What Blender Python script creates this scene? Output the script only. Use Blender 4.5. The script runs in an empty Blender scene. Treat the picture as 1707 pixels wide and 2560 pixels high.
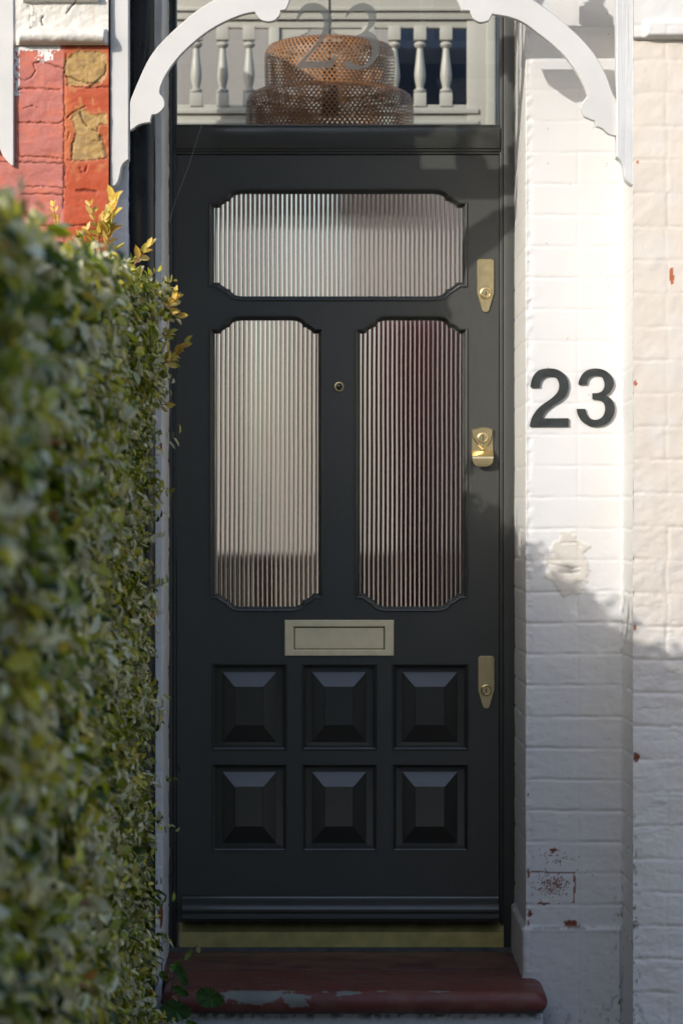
import bpy, bmesh, math, random
import numpy as np
from mathutils import Vector, Matrix
from mathutils.geometry import tessellate_polygon

# ------------------------------------------------------------------ units
U = 0.00103            # metres per unit at the door plane
DC = 8000.0            # camera to door plane, in units
CZ = 1.45              # camera height
S = bpy.context.scene
COL = S.collection
rnd = random.Random(7)
rng = np.random.default_rng(11)

# ------------------------------------------------------------------ camera
cam = bpy.data.cameras.new('camera'); camo = bpy.data.objects.new('camera', cam); COL.objects.link(camo)
camo.location = (0, -DC*U, CZ); camo.rotation_euler = (math.pi/2, 0, 0)
cam.sensor_fit = 'VERTICAL'; cam.sensor_height = 36.0; cam.sensor_width = 24.0
cam.lens = DC/2560.0*36.0; cam.clip_start = 0.1; cam.clip_end = 500
cam.dof.use_dof = True; cam.dof.focus_distance = 7.95; cam.dof.aperture_fstop = 4.2; cam.dof.aperture_blades = 9
S.camera = camo

# ------------------------------------------------------------------ sky, sun, exposure
SUN = Vector((-0.96, -1.0, 0.62)).normalized()
W = bpy.data.worlds.new("World"); S.world = W; W.use_nodes = True
nt = W.node_tree; sky = nt.nodes.new('ShaderNodeTexSky'); sky.sky_type = 'NISHITA'; sky.sun_disc = False
sky.sun_elevation = math.asin(SUN.z); sky.sun_rotation = math.atan2(SUN.x, SUN.y)
sky.air_density = 1.0; sky.dust_density = 2.2; sky.ozone_density = 1.5
nt.links.new(sky.outputs[0], nt.nodes['Background'].inputs[0]); nt.nodes['Background'].inputs[1].default_value = 0.15
sl = bpy.data.lights.new('sun', 'SUN'); sl.energy = 2.0; sl.angle = math.radians(0.5); sl.color = (1.0, 0.955, 0.89)
so = bpy.data.objects.new('sun', sl); COL.objects.link(so); so.location = SUN*12
so.rotation_euler = SUN.to_track_quat('Z', 'Y').to_euler()
S.view_settings.view_transform = 'Standard'; S.view_settings.look = 'None'
S.view_settings.exposure = 0.78; S.view_settings.gamma = 1.0
S.cycles.max_bounces = 8; S.cycles.transparent_max_bounces = 12; S.cycles.transmission_bounces = 8
S.cycles.caustics_reflective = False; S.cycles.caustics_refractive = False
S.cycles.sample_clamp_indirect = 6.0
try:
    S.cycles.use_denoising = True
except Exception:
    pass

# ------------------------------------------------------------------ coordinates
def K(yd): return 1.0 + yd/DC
def PX(px, py, yd):                      # photograph position on the plane yd -> units (x, z)
    k = K(yd); return ((px-853.0)*k, (1280.0-py)*k)
def WP(x, yd, z): return (x*U, yd*U, CZ+z*U)     # units -> world
def P(px, py, yd):
    x, z = PX(px, py, yd); return WP(x, yd, z)

# ------------------------------------------------------------------ numpy noise
def _hash(ix, iy, seed):
    h = (ix.astype(np.int64)*374761393 + iy.astype(np.int64)*668265263 + seed*1442695041) & 0xffffffff
    h = ((h ^ (h >> 13))*1274126177) & 0xffffffff
    return ((h ^ (h >> 16)) & 0xffff)/65535.0
def vnoise(x, y, seed=0):
    x = np.asarray(x, float); y = np.asarray(y, float)
    ix = np.floor(x); iy = np.floor(y); fx = x-ix; fy = y-iy
    fx = fx*fx*(3-2*fx); fy = fy*fy*(3-2*fy)
    a = _hash(ix, iy, seed); b = _hash(ix+1, iy, seed); c = _hash(ix, iy+1, seed); d = _hash(ix+1, iy+1, seed)
    return (a*(1-fx)+b*fx)*(1-fy)+(c*(1-fx)+d*fx)*fy
def fbm(x, y, seed=0, o=4):
    s = 0; a = 0.5; t = 0
    for i in range(o):
        s = s+a*vnoise(x, y, seed+i*17); t += a; x = x*2.03; y = y*2.03; a *= 0.5
    return s/t
def sstep(a, b, x): t = np.clip((x-a)/(b-a), 0, 1); return t*t*(3-2*t)
def inpoly(x, y, poly):
    r = np.zeros(x.shape, bool); n = len(poly)
    for i in range(n):
        x0, y0 = poly[i]; x1, y1 = poly[(i+1) % n]
        c = ((y0 > y) != (y1 > y))
        with np.errstate(divide='ignore', invalid='ignore'):
            xi = (x1-x0)*(y-y0)/(y1-y0+1e-12)+x0
        r ^= c & (x < xi)
    return r
def dline(x, y, pts):
    d = np.full(x.shape, 1e9)
    for (x0, y0), (x1, y1) in zip(pts[:-1], pts[1:]):
        vx, vy = x1-x0, y1-y0; L = vx*vx+vy*vy+1e-9
        t = np.clip(((x-x0)*vx+(y-y0)*vy)/L, 0, 1)
        d = np.minimum(d, np.hypot(x-x0-t*vx, y-y0-t*vy))
    return d

# ------------------------------------------------------------------ materials
def new_mat(name):
    m = bpy.data.materials.new(name); m.use_nodes = True
    return m, m.node_tree, m.node_tree.nodes['Principled BSDF']
def setin(b, **kw):
    for k, v in kw.items():
        b.inputs[k.replace('_', ' ')].default_value = v
def painted(name, col, rough=0.5, var=0.06, nscale=6, bump=0.15, bscale=120, stretch=(1, 1, 1), attr=False, spec=0.5, metal=0.0, dist=0.001, rvar=0.08):
    m, t, b = new_mat(name); N = t.nodes; L = t.links
    tc = N.new('ShaderNodeTexCoord'); mp = N.new('ShaderNodeMapping'); mp.inputs['Scale'].default_value = stretch
    L.new(tc.outputs['Object'], mp.inputs['Vector'])
    n1 = N.new('ShaderNodeTexNoise'); n1.inputs['Scale'].default_value = nscale; n1.inputs['Detail'].default_value = 6
    n2 = N.new('ShaderNodeTexNoise'); n2.inputs['Scale'].default_value = bscale; n2.inputs['Detail'].default_value = 4
    L.new(tc.outputs['Object'], n1.inputs['Vector']); L.new(mp.outputs[0], n2.inputs['Vector'])
    mr = N.new('ShaderNodeMapRange'); mr.inputs[1].default_value = 0.3; mr.inputs[2].default_value = 0.7
    mr.inputs[3].default_value = 1-var; mr.inputs[4].default_value = 1+var
    L.new(n1.outputs[0], mr.inputs[0])
    mx = N.new('ShaderNodeVectorMath'); mx.operation = 'SCALE'
    if attr:
        a = N.new('ShaderNodeAttribute'); a.attribute_name = 'Col'; L.new(a.outputs['Color'], mx.inputs[0])
    else:
        mx.inputs[0].default_value = col
    L.new(mr.outputs[0], mx.inputs['Scale']); L.new(mx.outputs[0], b.inputs['Base Color'])
    rr = N.new('ShaderNodeMapRange'); rr.inputs[1].default_value = 0.3; rr.inputs[2].default_value = 0.7
    rr.inputs[3].default_value = rough-rvar; rr.inputs[4].default_value = rough+rvar
    L.new(n2.outputs[0], rr.inputs[0]); L.new(rr.outputs[0], b.inputs['Roughness'])
    bp = N.new('ShaderNodeBump'); bp.inputs['Strength'].default_value = bump; bp.inputs['Distance'].default_value = dist
    L.new(n2.outputs[0], bp.inputs['Height']); L.new(bp.outputs[0], b.inputs['Normal'])
    setin(b, Specular_IOR_Level=spec, Metallic=metal)
    return m
M = {}
M['wall'] = painted('painted_masonry', (.8, .8, .8), .55, .03, 5, .35, 260, (1, 1, .6), attr=True, spec=.3, dist=.0012)
M['timber_white'] = painted('white_gloss_timber', (.62, .615, .60), .42, .06, 8, .45, 110, (1, 1, .08), dist=.0006)
M['timber_worn'] = painted('worn_white_timber', (.60, .61, .62), .5, .05, 20, .7, 90, (1.6, 1, .05), dist=.0025)
M['door'] = painted('dark_green_door_paint', (.014, .016, .010), .53, .2, 9, .4, 90, (3, 1, .12), spec=.9, dist=.0006, rvar=.05)
M['doorh'] = painted('dark_green_rail_paint', (.014, .016, .010), .5, .2, 9, .4, 90, (.12, 1, 3), spec=.9, dist=.0006, rvar=.05)
M['brass'] = painted('satin_brass', (.78, .64, .36), .34, .06, 60, .25, 260, (6, 1, .15), metal=1.0, dist=.0003, rvar=.07)
M['brassdull'] = painted('aged_brass', (.66, .58, .24), .5, .14, 26, .2, 200, (.2, 1, 3), metal=1.0, dist=.0003)
M['brassflap'] = painted('pale_brass', (.97, .86, .60), .62, .05, 30, .2, 260, (.1, 1, 5), metal=1.0, dist=.0003, rvar=.05)
M['blackgloss'] = painted('black_gloss_iron', (.016, .016, .017), .30, .2, 20, .3, 30, (1, 1, .4), dist=.0012, rvar=.06)
M['digit'] = painted('black_worn_acrylic', (.024, .029, .029), .5, .35, 55, .3, 150, dist=.0004)
M['frost'] = painted('frosted_numeral_film', (.88, .84, .76), .7, .03, 10, .1, 200)
M['stone'] = painted('painted_step', (.2, .05, .04), .5, .16, 14, .5, 120, attr=True, dist=.0015)
M['sillwood'] = painted('weathered_sill_timber', (.13, .055, .042), .55, .45, 14, .8, 70, (.06, 1.5, 1), dist=.002)
M['sealant'] = painted('grey_sealant', (.10, .11, .10), .7, .3, 30, .4, 90)
M['rattan'] = painted('woven_bamboo', (.36, .16, .06), .5, .3, 30, .3, 150)
M['cream'] = painted('cream_joinery', (.40, .38, .335), .4, .03, 6, .1, 80)
M['plaster'] = painted('hall_plaster', (.27, .25, .235), .7, .03, 2, .1, 60)
M['darkroom'] = painted('dark_opening_blue', (.012, .022, .045), .35, .5, 3, .1, 60)
M['hallfloor'] = painted('oak_floor', (.28, .17, .09), .4, .25, 6, .2, 50, (.3, 3, 1))
M['redcloth'] = painted('dark_red_cloth', (.46, .085, .07), .8, .2, 20, .4, 200)
M['oak'] = painted('oak_cabinet', (.60, .32, .13), .4, .25, 8, .2, 60, (3, 1, .3))
M['flex'] = painted('black_flex', (.01, .01, .01), .5, .1)
M['ground'] = painted('path_concrete', (.28, .265, .24), .8, .2, 3, .4, 60)
M['road'] = painted('asphalt', (.05, .05, .05), .85, .2, 4, .4, 60)
M['oppbrick'] = painted('opposite_brick', (.09, .05, .04), .8, .35, 8, .3, 40)
M['bark'] = painted('hedge_twig', (.09, .055, .035), .7, .3, 60, .4, 200)
M['pinkstem'] = painted('young_red_stem', (.42, .16, .09), .5, .2, 60, .2, 200)
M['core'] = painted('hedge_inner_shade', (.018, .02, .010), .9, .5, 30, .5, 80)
M['lens'] = painted('peephole_lens', (.01, .012, .014), .06, .1, spec=.8)
M['keyway'] = painted('keyway_steel', (.35, .33, .30), .3, .1, metal=1.0)
M['white_strip'] = painted('white_strip', (.75, .76, .76), .4, .03)

for k_ in ('door', 'doorh'):
    b_ = M[k_].node_tree.nodes['Principled BSDF']; setin(b_, Coat_Weight=(.1 if k_ == 'door' else .8), Coat_Roughness=.15, IOR=(1.58 if k_ == 'door' else 1.5), Coat_IOR=1.55)
    if k_ == 'doorh': setin(b_, Specular_IOR_Level=.7)
    t_ = M[k_].node_tree; N_ = t_.nodes; L_ = t_.links      # dust specks and brush marks in the paint
    tc = N_.new('ShaderNodeTexCoord'); nz = N_.new('ShaderNodeTexNoise'); nz.inputs['Scale'].default_value = 420; nz.inputs['Detail'].default_value = 2
    L_.new(tc.outputs['Object'], nz.inputs['Vector']); r_ = N_.new('ShaderNodeMapRange'); r_.inputs[1].default_value = .70; r_.inputs[2].default_value = .78
    n3_ = N_.new('ShaderNodeTexNoise'); n3_.inputs['Scale'].default_value = 7; L_.new(tc.outputs['Object'], n3_.inputs['Vector'])
    r3 = N_.new('ShaderNodeMapRange'); r3.inputs[1].default_value = .45; r3.inputs[2].default_value = .7; r3.inputs[3].default_value = .1
    mu = N_.new('ShaderNodeMath'); mu.operation = 'MULTIPLY'; L_.new(nz.outputs[0], r_.inputs[0]); L_.new(n3_.outputs[0], r3.inputs[0]); L_.new(r_.outputs[0], mu.inputs[0]); L_.new(r3.outputs[0], mu.inputs[1])
    mc = N_.new('ShaderNodeMix'); mc.data_type = 'RGBA'; src = b_.inputs['Base Color'].links[0].from_socket
    L_.new(mu.outputs[0], mc.inputs[0]); L_.new(src, mc.inputs[6]); mc.inputs[7].default_value = (.22, .22, .19, 1); L_.new(mc.outputs[2], b_.inputs['Base Color'])
def leaf_mat(name, rough, trans):
    m, t, b = new_mat(name); N = t.nodes; L = t.links
    a = N.new('ShaderNodeAttribute'); a.attribute_name = 'Col'
    L.new(a.outputs['Color'], b.inputs['Base Color']); setin(b, Roughness=rough, Specular_IOR_Level=.45)
    tr = N.new('ShaderNodeBsdfTranslucent'); L.new(a.outputs['Color'], tr.inputs['Color'])
    mx = N.new('ShaderNodeMixShader'); mx.inputs[0].default_value = trans
    out = N['Material Output']; L.new(b.outputs[0], mx.inputs[1]); L.new(tr.outputs[0], mx.inputs[2]); L.new(mx.outputs[0], out.inputs[0])
    return m
M['leaf'] = leaf_mat('privet_leaf', .25, .38)
M['yleaf'] = leaf_mat('golden_leaf', .38, .35)
t_ = M['frost'].node_tree; N_ = t_.nodes; L_ = t_.links; b_ = N_['Principled BSDF']; setin(b_, Base_Color=(.8, .78, .72, 1))
tl = N_.new('ShaderNodeBsdfTranslucent'); tl.inputs[0].default_value = (.9, .88, .82, 1); tp = N_.new('ShaderNodeBsdfTransparent'); tp.inputs[0].default_value = (.9, .9, .88, 1)
a_ = N_.new('ShaderNodeMixShader'); a_.inputs[0].default_value = .6; L_.new(b_.outputs[0], a_.inputs[1]); L_.new(tl.outputs[0], a_.inputs[2])
c_ = N_.new('ShaderNodeMixShader'); c_.inputs[0].default_value = .34; L_.new(a_.outputs[0], c_.inputs[1]); L_.new(tp.outputs[0], c_.inputs[2]); L_.new(c_.outputs[0], N_['Material Output'].inputs[0])
def glass_mat(name, rough, ior=1.5):
    m, t, b = new_mat(name); setin(b, Base_Color=(1, .985, .96, 1), Roughness=rough, IOR=ior)
    b.inputs['Transmission Weight'].default_value = 1.0
    return m
M['ribglass'] = glass_mat('reeded_glass', .09)
m, t, b = new_mat('window_glass')
N = t.nodes; L = t.links
tr = N.new('ShaderNodeBsdfTransparent'); tr.inputs[0].default_value = (.95, .97, .96, 1)
gl = N.new('ShaderNodeBsdfGlossy'); gl.inputs['Roughness'].default_value = .01
fr = N.new('ShaderNodeFresnel'); fr.inputs[0].default_value = 1.5
mx = N.new('ShaderNodeMixShader'); L.new(fr.outputs[0], mx.inputs[0]); L.new(tr.outputs[0], mx.inputs[1]); L.new(gl.outputs[0], mx.inputs[2])
L.new(mx.outputs[0], N['Material Output'].inputs[0]); M['pane'] = m

# ------------------------------------------------------------------ object helpers
def meta(o, label=None, cat=None, group=None, kind=None):
    if label: o['label'] = label
    if cat: o['category'] = cat
    if group: o['group'] = group
    if kind: o['kind'] = kind
    return o
def empty(name, loc, label, cat, group=None):
    o = bpy.data.objects.new(name, None); COL.objects.link(o); o.location = loc; o.empty_display_size = .05
    return meta(o, label, cat, group)
def origin(p):
    v = Vector((0, 0, 0))
    while p is not None: v += Vector(p.location); p = p.parent
    return v
def link(name, verts, faces, mat, parent=None, smooth=False, loc=None, col=None):
    base = origin(parent)
    lo = Vector(loc) if loc is not None else (base if parent is not None else Vector((0, 0, 0)))
    V = np.asarray(verts, dtype=np.float32).reshape(-1, 3)-np.array(lo, dtype=np.float32)
    me = bpy.data.meshes.new(name)
    if isinstance(faces, np.ndarray):
        n, c = faces.shape
        me.vertices.add(len(V)); me.vertices.foreach_set('co', V.ravel())
        me.loops.add(n*c); me.loops.foreach_set('vertex_index', faces.astype(np.int32).ravel())
        me.polygons.add(n); me.polygons.foreach_set('loop_start', np.arange(0, n*c, c, dtype=np.int32))
        me.polygons.foreach_set('loop_total', np.full(n, c, dtype=np.int32))
        me.update(calc_edges=True)
    else:
        me.from_pydata([tuple(map(float, v)) for v in V], [], faces); me.update()
    if col is not None:
        a = me.attributes.new('Col', 'FLOAT_COLOR', 'POINT')
        c4 = np.ones((len(V), 4), dtype=np.float32); c4[:, :3] = col
        a.data.foreach_set('color', c4.ravel())
    if smooth: me.polygons.foreach_set('use_smooth', np.ones(len(me.polygons), bool))
    me.materials.append(mat)
    o = bpy.data.objects.new(name, me); COL.objects.link(o)
    if parent is not None: o.parent = parent
    o.location = lo-base
    return o
class MB:
    def __init__(s): s.v = []; s.f = []
    def add(s, v, f):
        n = len(s.v); s.v += [tuple(p) for p in v]; s.f += [tuple(i+n for i in q) for q in f]; return s
    def box(s, x0, x1, y0, y1, z0, z1, c=0.0):      # units; chamfered
        if c <= 0:
            v = [WP(x, y, z) for x in (x0, x1) for y in (y0, y1) for z in (z0, z1)]
            return s.add(v, [(0, 1, 3, 2), (4, 6, 7, 5), (0, 4, 5, 1), (2, 3, 7, 6), (0, 2, 6, 4), (1, 5, 7, 3)])
        bm = bmesh.new(); bmesh.ops.create_cube(bm, size=1)
        for q in bm.verts:
            q.co = Vector(WP(x0+(q.co.x+.5)*(x1-x0), y0+(q.co.y+.5)*(y1-y0), z0+(q.co.z+.5)*(z1-z0)))
        bmesh.ops.bevel(bm, geom=bm.edges[:], offset=c*U, segments=2, profile=.6, affect='EDGES')
        bm.verts.index_update(); v = [q.co[:] for q in bm.verts]; f = [[w.index for w in p.verts] for p in bm.faces]; bm.free()
        return s.add(v, f)
    def shape(s, loops, y0, y1, c=0.0, back=True):   # loops in units (x,z); first outer, rest holes; y0 front
        L2 = []
        for i, lp in enumerate(loops):
            a = sum(lp[j][0]*lp[(j+1) % len(lp)][1]-lp[(j+1) % len(lp)][0]*lp[j][1] for j in range(len(lp)))
            ccw = a > 0
            L2.append(list(lp) if ccw == (i == 0) else list(lp)[::-1])
        def cap(ls, y, flip):
            pts = [p for l in ls for p in l]
            tri = tessellate_polygon([[Vector((p[0], p[1], 0)) for p in l] for l in ls])
            out = []
            for t in tri:
                a, b, d = (pts[k] for k in t)
                cr = (b[0]-a[0])*(d[1]-a[1])-(b[1]-a[1])*(d[0]-a[0])
                t = tuple(t) if (cr > 0) != flip else tuple(t)[::-1]
                out.append(t)
            s.add([WP(p[0], y, p[1]) for p in pts], out)
        front = [offset(l, c) for l in L2] if c > 0 else L2
        cap(front, y0, False)
        if back: cap(L2, y1, True)
        for l, fl in zip(L2, front):
            n = len(l)
            rings = ([(fl, y0)] if c > 0 else [])+[(l, y0+c), (l, y1)]
            v = [WP(p[0], y, p[1]) for r, y in rings for p in r]; f = []
            for k in range(len(rings)-1):
                for j in range(n):
                    a = k*n+j; b = k*n+(j+1) % n; f.append((a, a+n, b+n, b))
            s.add(v, f)
        return s
    def ring(s, loop, prof):      # sweep: loop in units; prof list of (inward offset, y)
        a = sum(loop[j][0]*loop[(j+1) % len(loop)][1]-loop[(j+1) % len(loop)][0]*loop[j][1] for j in range(len(loop)))
        lp = list(loop) if a > 0 else list(loop)[::-1]; n = len(lp); v = []; f = []
        for o, y in prof:
            v += [WP(p[0], y, p[1]) for p in offset(lp, o)]
        for k in range(len(prof)-1):
            for j in range(n):
                a = k*n+j; b = k*n+(j+1) % n; f.append((a, b, b+n, a+n))
        return s.add(v, f)
    def lathe(s, cx, cy, prof, seg=16, axis='Z'):     # prof (r, h) units; axis Z: h = z; axis Y: h = y
        v = []; f = []
        for r, h in prof:
            for j in range(seg):
                t = 2*math.pi*j/seg
                v.append(WP(cx+r*math.cos(t), cy+r*math.sin(t), h) if axis == 'Z' else WP(cx+r*math.cos(t), h, cy+r*math.sin(t)))
        for k in range(len(prof)-1):
            for j in range(seg):
                a = k*seg+j; b = k*seg+(j+1) % seg; f.append((a, b, b+seg, a+seg))
        return s.add(v, f)
    def tube(s, pts, r, seg=6):       # world points, radius list or number
        pts = [Vector(p) for p in pts]; n = len(pts); v = []; f = []
        rr = r if isinstance(r, (list, tuple)) else [r]*n
        for i, p in enumerate(pts):
            d = (pts[min(i+1, n-1)]-pts[max(i-1, 0)]).normalized()
            u = d.cross(Vector((0.13, 1, 0.21))).normalized(); w = d.cross(u)
            for j in range(seg):
                t = 2*math.pi*j/seg; v.append(p+(u*math.cos(t)+w*math.sin(t))*rr[i])
        for k in range(n-1):
            for j in range(seg):
                a = k*seg+j; b = k*seg+(j+1) % seg; f.append((a, b, b+seg, a+seg))
        f.append(tuple(range(seg))[::-1]); f.append(tuple(range((n-1)*seg, n*seg)))
        return s.add(v, f)
    def build(s, name, mat, parent=None, smooth=False, loc=None):
        o = link(name, s.v, s.f, mat, parent, smooth, loc)
        if smooth == 'auto':
            sharp_by_angle(o.data)
        return o
def sharp_by_angle(me, ang=35):
    bm = bmesh.new(); bm.from_mesh(me); bmesh.ops.remove_doubles(bm, verts=bm.verts, dist=1e-6)
    ca = math.radians(ang)
    for e in bm.edges:
        if len(e.link_faces) == 2 and e.calc_face_angle(0) > ca: e.smooth = False
    for f in bm.faces: f.smooth = True
    bm.to_mesh(me); bm.free()
def offset(loop, d):
    if d == 0: return list(loop)
    n = len(loop); out = []
    for i in range(n):
        p0 = loop[i-1]; p1 = loop[i]; p2 = loop[(i+1) % n]
        ax, ay = p1[0]-p0[0], p1[1]-p0[1]; bx, by = p2[0]-p1[0], p2[1]-p1[1]
        la = math.hypot(ax, ay) or 1; lb = math.hypot(bx, by) or 1
        nx1, ny1 = -ay/la, ax/la; nx2, ny2 = -by/lb, bx/lb
        mx_, my_ = nx1+nx2, ny1+ny2; q = mx_*mx_+my_*my_
        if q < .3: mx_, my_, q = nx1, ny1, 1.0; k = 1.0
        else: k = 2.0/q
        out.append((p1[0]+mx_*k*d, p1[1]+my_*k*d))
    return out
def to_units(pts, yd): return [PX(a, b, yd) for a, b in pts]
def rect(x0, x1, z0, z1): return [(x0, z0), (x1, z0), (x1, z1), (x0, z1)]
def prect(px0, px1, py0, py1, yd=0):
    (x0, z1), (x1, z0) = PX(px0, py0, yd), PX(px1, py1, yd); return rect(x0, x1, z0, z1)
def smooth_loop(pts, n=3, keep=55):           # Catmull-Rom through points, sharp where the turn is large
    out = []; N_ = len(pts)
    def sharp(i):
        a = pts[i-1]; b = pts[i]; c = pts[(i+1) % N_]
        t = math.degrees(math.atan2(b[1]-a[1], b[0]-a[0])-math.atan2(c[1]-b[1], c[0]-b[0])); t = abs((t+180) % 360-180)
        return t > keep
    sh = [sharp(i) for i in range(N_)]
    for i in range(N_):
        p1 = pts[i]; p2 = pts[(i+1) % N_]
        p0 = p1 if sh[i] else pts[i-1]; p3 = p2 if sh[(i+1) % N_] else pts[(i+2) % N_]
        for k in range(n):
            t = k/n; t2 = t*t; t3 = t2*t
            out.append(tuple(.5*(2*p1[j]+(p2[j]-p0[j])*t+(2*p0[j]-5*p1[j]+4*p2[j]-p3[j])*t2+(3*p1[j]-p0[j]-3*p2[j]+p3[j])*t3) for j in (0, 1)))
    return out

# sheet of masonry following a plan path, with real relief
def sheet(name, path, zs, disp, colf, mat, parent=None, loc=None):
    X = []; Y = []; NX = []; NY = []
    tang = []
    for i in range(len(path)-1):
        x0, y0 = path[i][:2]; x1, y1, st = path[i+1]
        n = max(1, int(math.hypot(x1-x0, y1-y0)/st)); L_ = math.hypot(x1-x0, y1-y0)
        tx, ty = (x1-x0)/L_, (y1-y0)/L_
        for k in range(n):
            X.append(x0+(x1-x0)*k/n); Y.append(y0+(y1-y0)*k/n); tang.append((tx, ty))
    X.append(path[-1][0]); Y.append(path[-1][1]); tang.append(tang[-1])
    tang = np.array(tang); T2 = tang.copy(); T2[1:] += tang[:-1]
    T2 /= np.linalg.norm(T2, axis=1)[:, None]
    X = np.array(X); Y = np.array(Y); NX = T2[:, 1]; NY = -T2[:, 0]
    s = np.concatenate([[0], np.cumsum(np.hypot(np.diff(X), np.diff(Y)))])
    zs = np.asarray(zs, float)
    XX, ZZ = np.meshgrid(X, zs); YY, _ = np.meshgrid(Y, zs); SS, _ = np.meshgrid(s, zs)
    nx, _ = np.meshgrid(NX, zs); ny, _ = np.meshgrid(NY, zs)
    D = disp(SS, XX, YY, ZZ)
    V = np.stack([(XX+nx*D)*U, (YY+ny*D)*U, CZ+ZZ*U], -1).reshape(-1, 3)
    nr, nc = XX.shape; i = np.arange(nr-1)[:, None]*nc+np.arange(nc-1)[None, :]
    F = np.stack([i, i+1, i+nc+1, i+nc], -1).reshape(-1, 4)
    C = colf(SS, XX, YY, ZZ).reshape(-1, 3)
    return link(name, V, F, mat, parent, True, loc, col=C)
def mix(a, b, t): return a*(1-t[..., None])+np.array(b)*t[..., None]

# ================================================================== SETTING
g = MB(); g.box(-9000, 9000, -7000, 3500, -1480, -1408); o = g.build('front_path', M['ground']); meta(o, kind='structure')
g = MB(); g.box(-60000, 60000, -60000, -7000, -1500, -1440); o = g.build('road', M['road']); meta(o, kind='structure')

# ------------------------------------------------------------------ white masonry wall right of the door
ZTOP = 1600
def courses(SS, ZZ, z0, ch, seed, w=3.2, depth=3.0):
    wob = (fbm(SS/55, ZZ/200, seed)-.5)*7
    q = (ZZ-z0+wob)/ch; d = np.abs(q-np.round(q))*ch
    a = .35+.65*sstep(.35, .65, fbm(SS/40+9, np.round(q)*7.3, seed+3))
    return depth*np.exp(-(d/w)**2)*a, np.round(q-.5)
def perp(SS, row, pos, ZZ, seed, w=3.0, depth=1.8):
    d = np.abs(SS-pos+(vnoise(row*3.1, ZZ/25, seed)-.5)*4)
    return depth*np.exp(-(d/w)**2)*(.15+.85*vnoise(row*7.7+3, row*0, seed+5))
Z23 = (1280-1322)*.942
zs_fine = np.arange(-1412, ZTOP, 2.9)
SC = 464.0            # arc length at the corner of the reveal
PW = dict()
def px23(XX, ZZ, k=.942): return XX/k+853, 1280-ZZ/k
def disp_white(SS, XX, YY, ZZ):
    c, row = courses(SS, ZZ, Z23, 73.85, 3)
    p = perp(SS, row, SC+115, ZZ, 7, depth=1.2)
    lump = (fbm(SS/60, ZZ/45, 21)-.5)*3.2+(fbm(SS/14, ZZ/11, 25, 3)-.5)*.9
    px, py = px23(XX, ZZ)
    low = sstep(200, -500, ZZ)
    edge = np.exp(-((SS-SC)/7)**2)*(fbm(ZZ/14, SS/30, 41)-.62)*9
    edge2 = np.exp(-((SS-SC-224)/9)**2)*(fbm(ZZ/16, SS/30, 43)-.5)*6
    ledge = (SS < SC+215)*8*sstep(-972, -984, ZZ)+3*np.exp(-((ZZ+984)/5)**2)*fbm(SS/20, SS*0, 4)
    pitch = sstep(.60, .66, fbm(SS/22, ZZ/9, 61))*.45*low
    d = -c*(.5+.5*low)*(1-sstep(-980, -990, ZZ))-p+lump*(.35+.65*low)+edge+edge2+ledge-pitch
    # plaster patch
    r = np.hypot((px-1415)/62, (py-1412)/82)+(fbm(px/22, py/18, 77)-.5)*.9
    d += (r < .9)*2.2*(1-sstep(.75, .9, r)*.5)
    cr = np.minimum(dline(px, py, [(1370, 1409), (1400, 1416), (1430, 1421), (1447, 1418)]), dline(px, py, [(1394, 1432), (1420, 1433), (1446, 1430)]))
    cr = np.minimum(cr, dline(px, py, [(1402, 1358), (1425, 1357), (1440, 1356), (1450, 1366)]))
    d -= 3*np.exp(-(cr/1.8)**2)
    return d
CHIPS = [(1313, 1215, 5, 6), (1316, 1987, 4, 8), (1318, 2182, 5, 12), (1323, 2284, 6, 9), (1318, 2306, 4, 7), (1425, 2310, 20, 12), (1381, 2126, 10, 5), (1358, 2259, 16, 3.5), (1398, 2260, 14, 1.6)]
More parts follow.
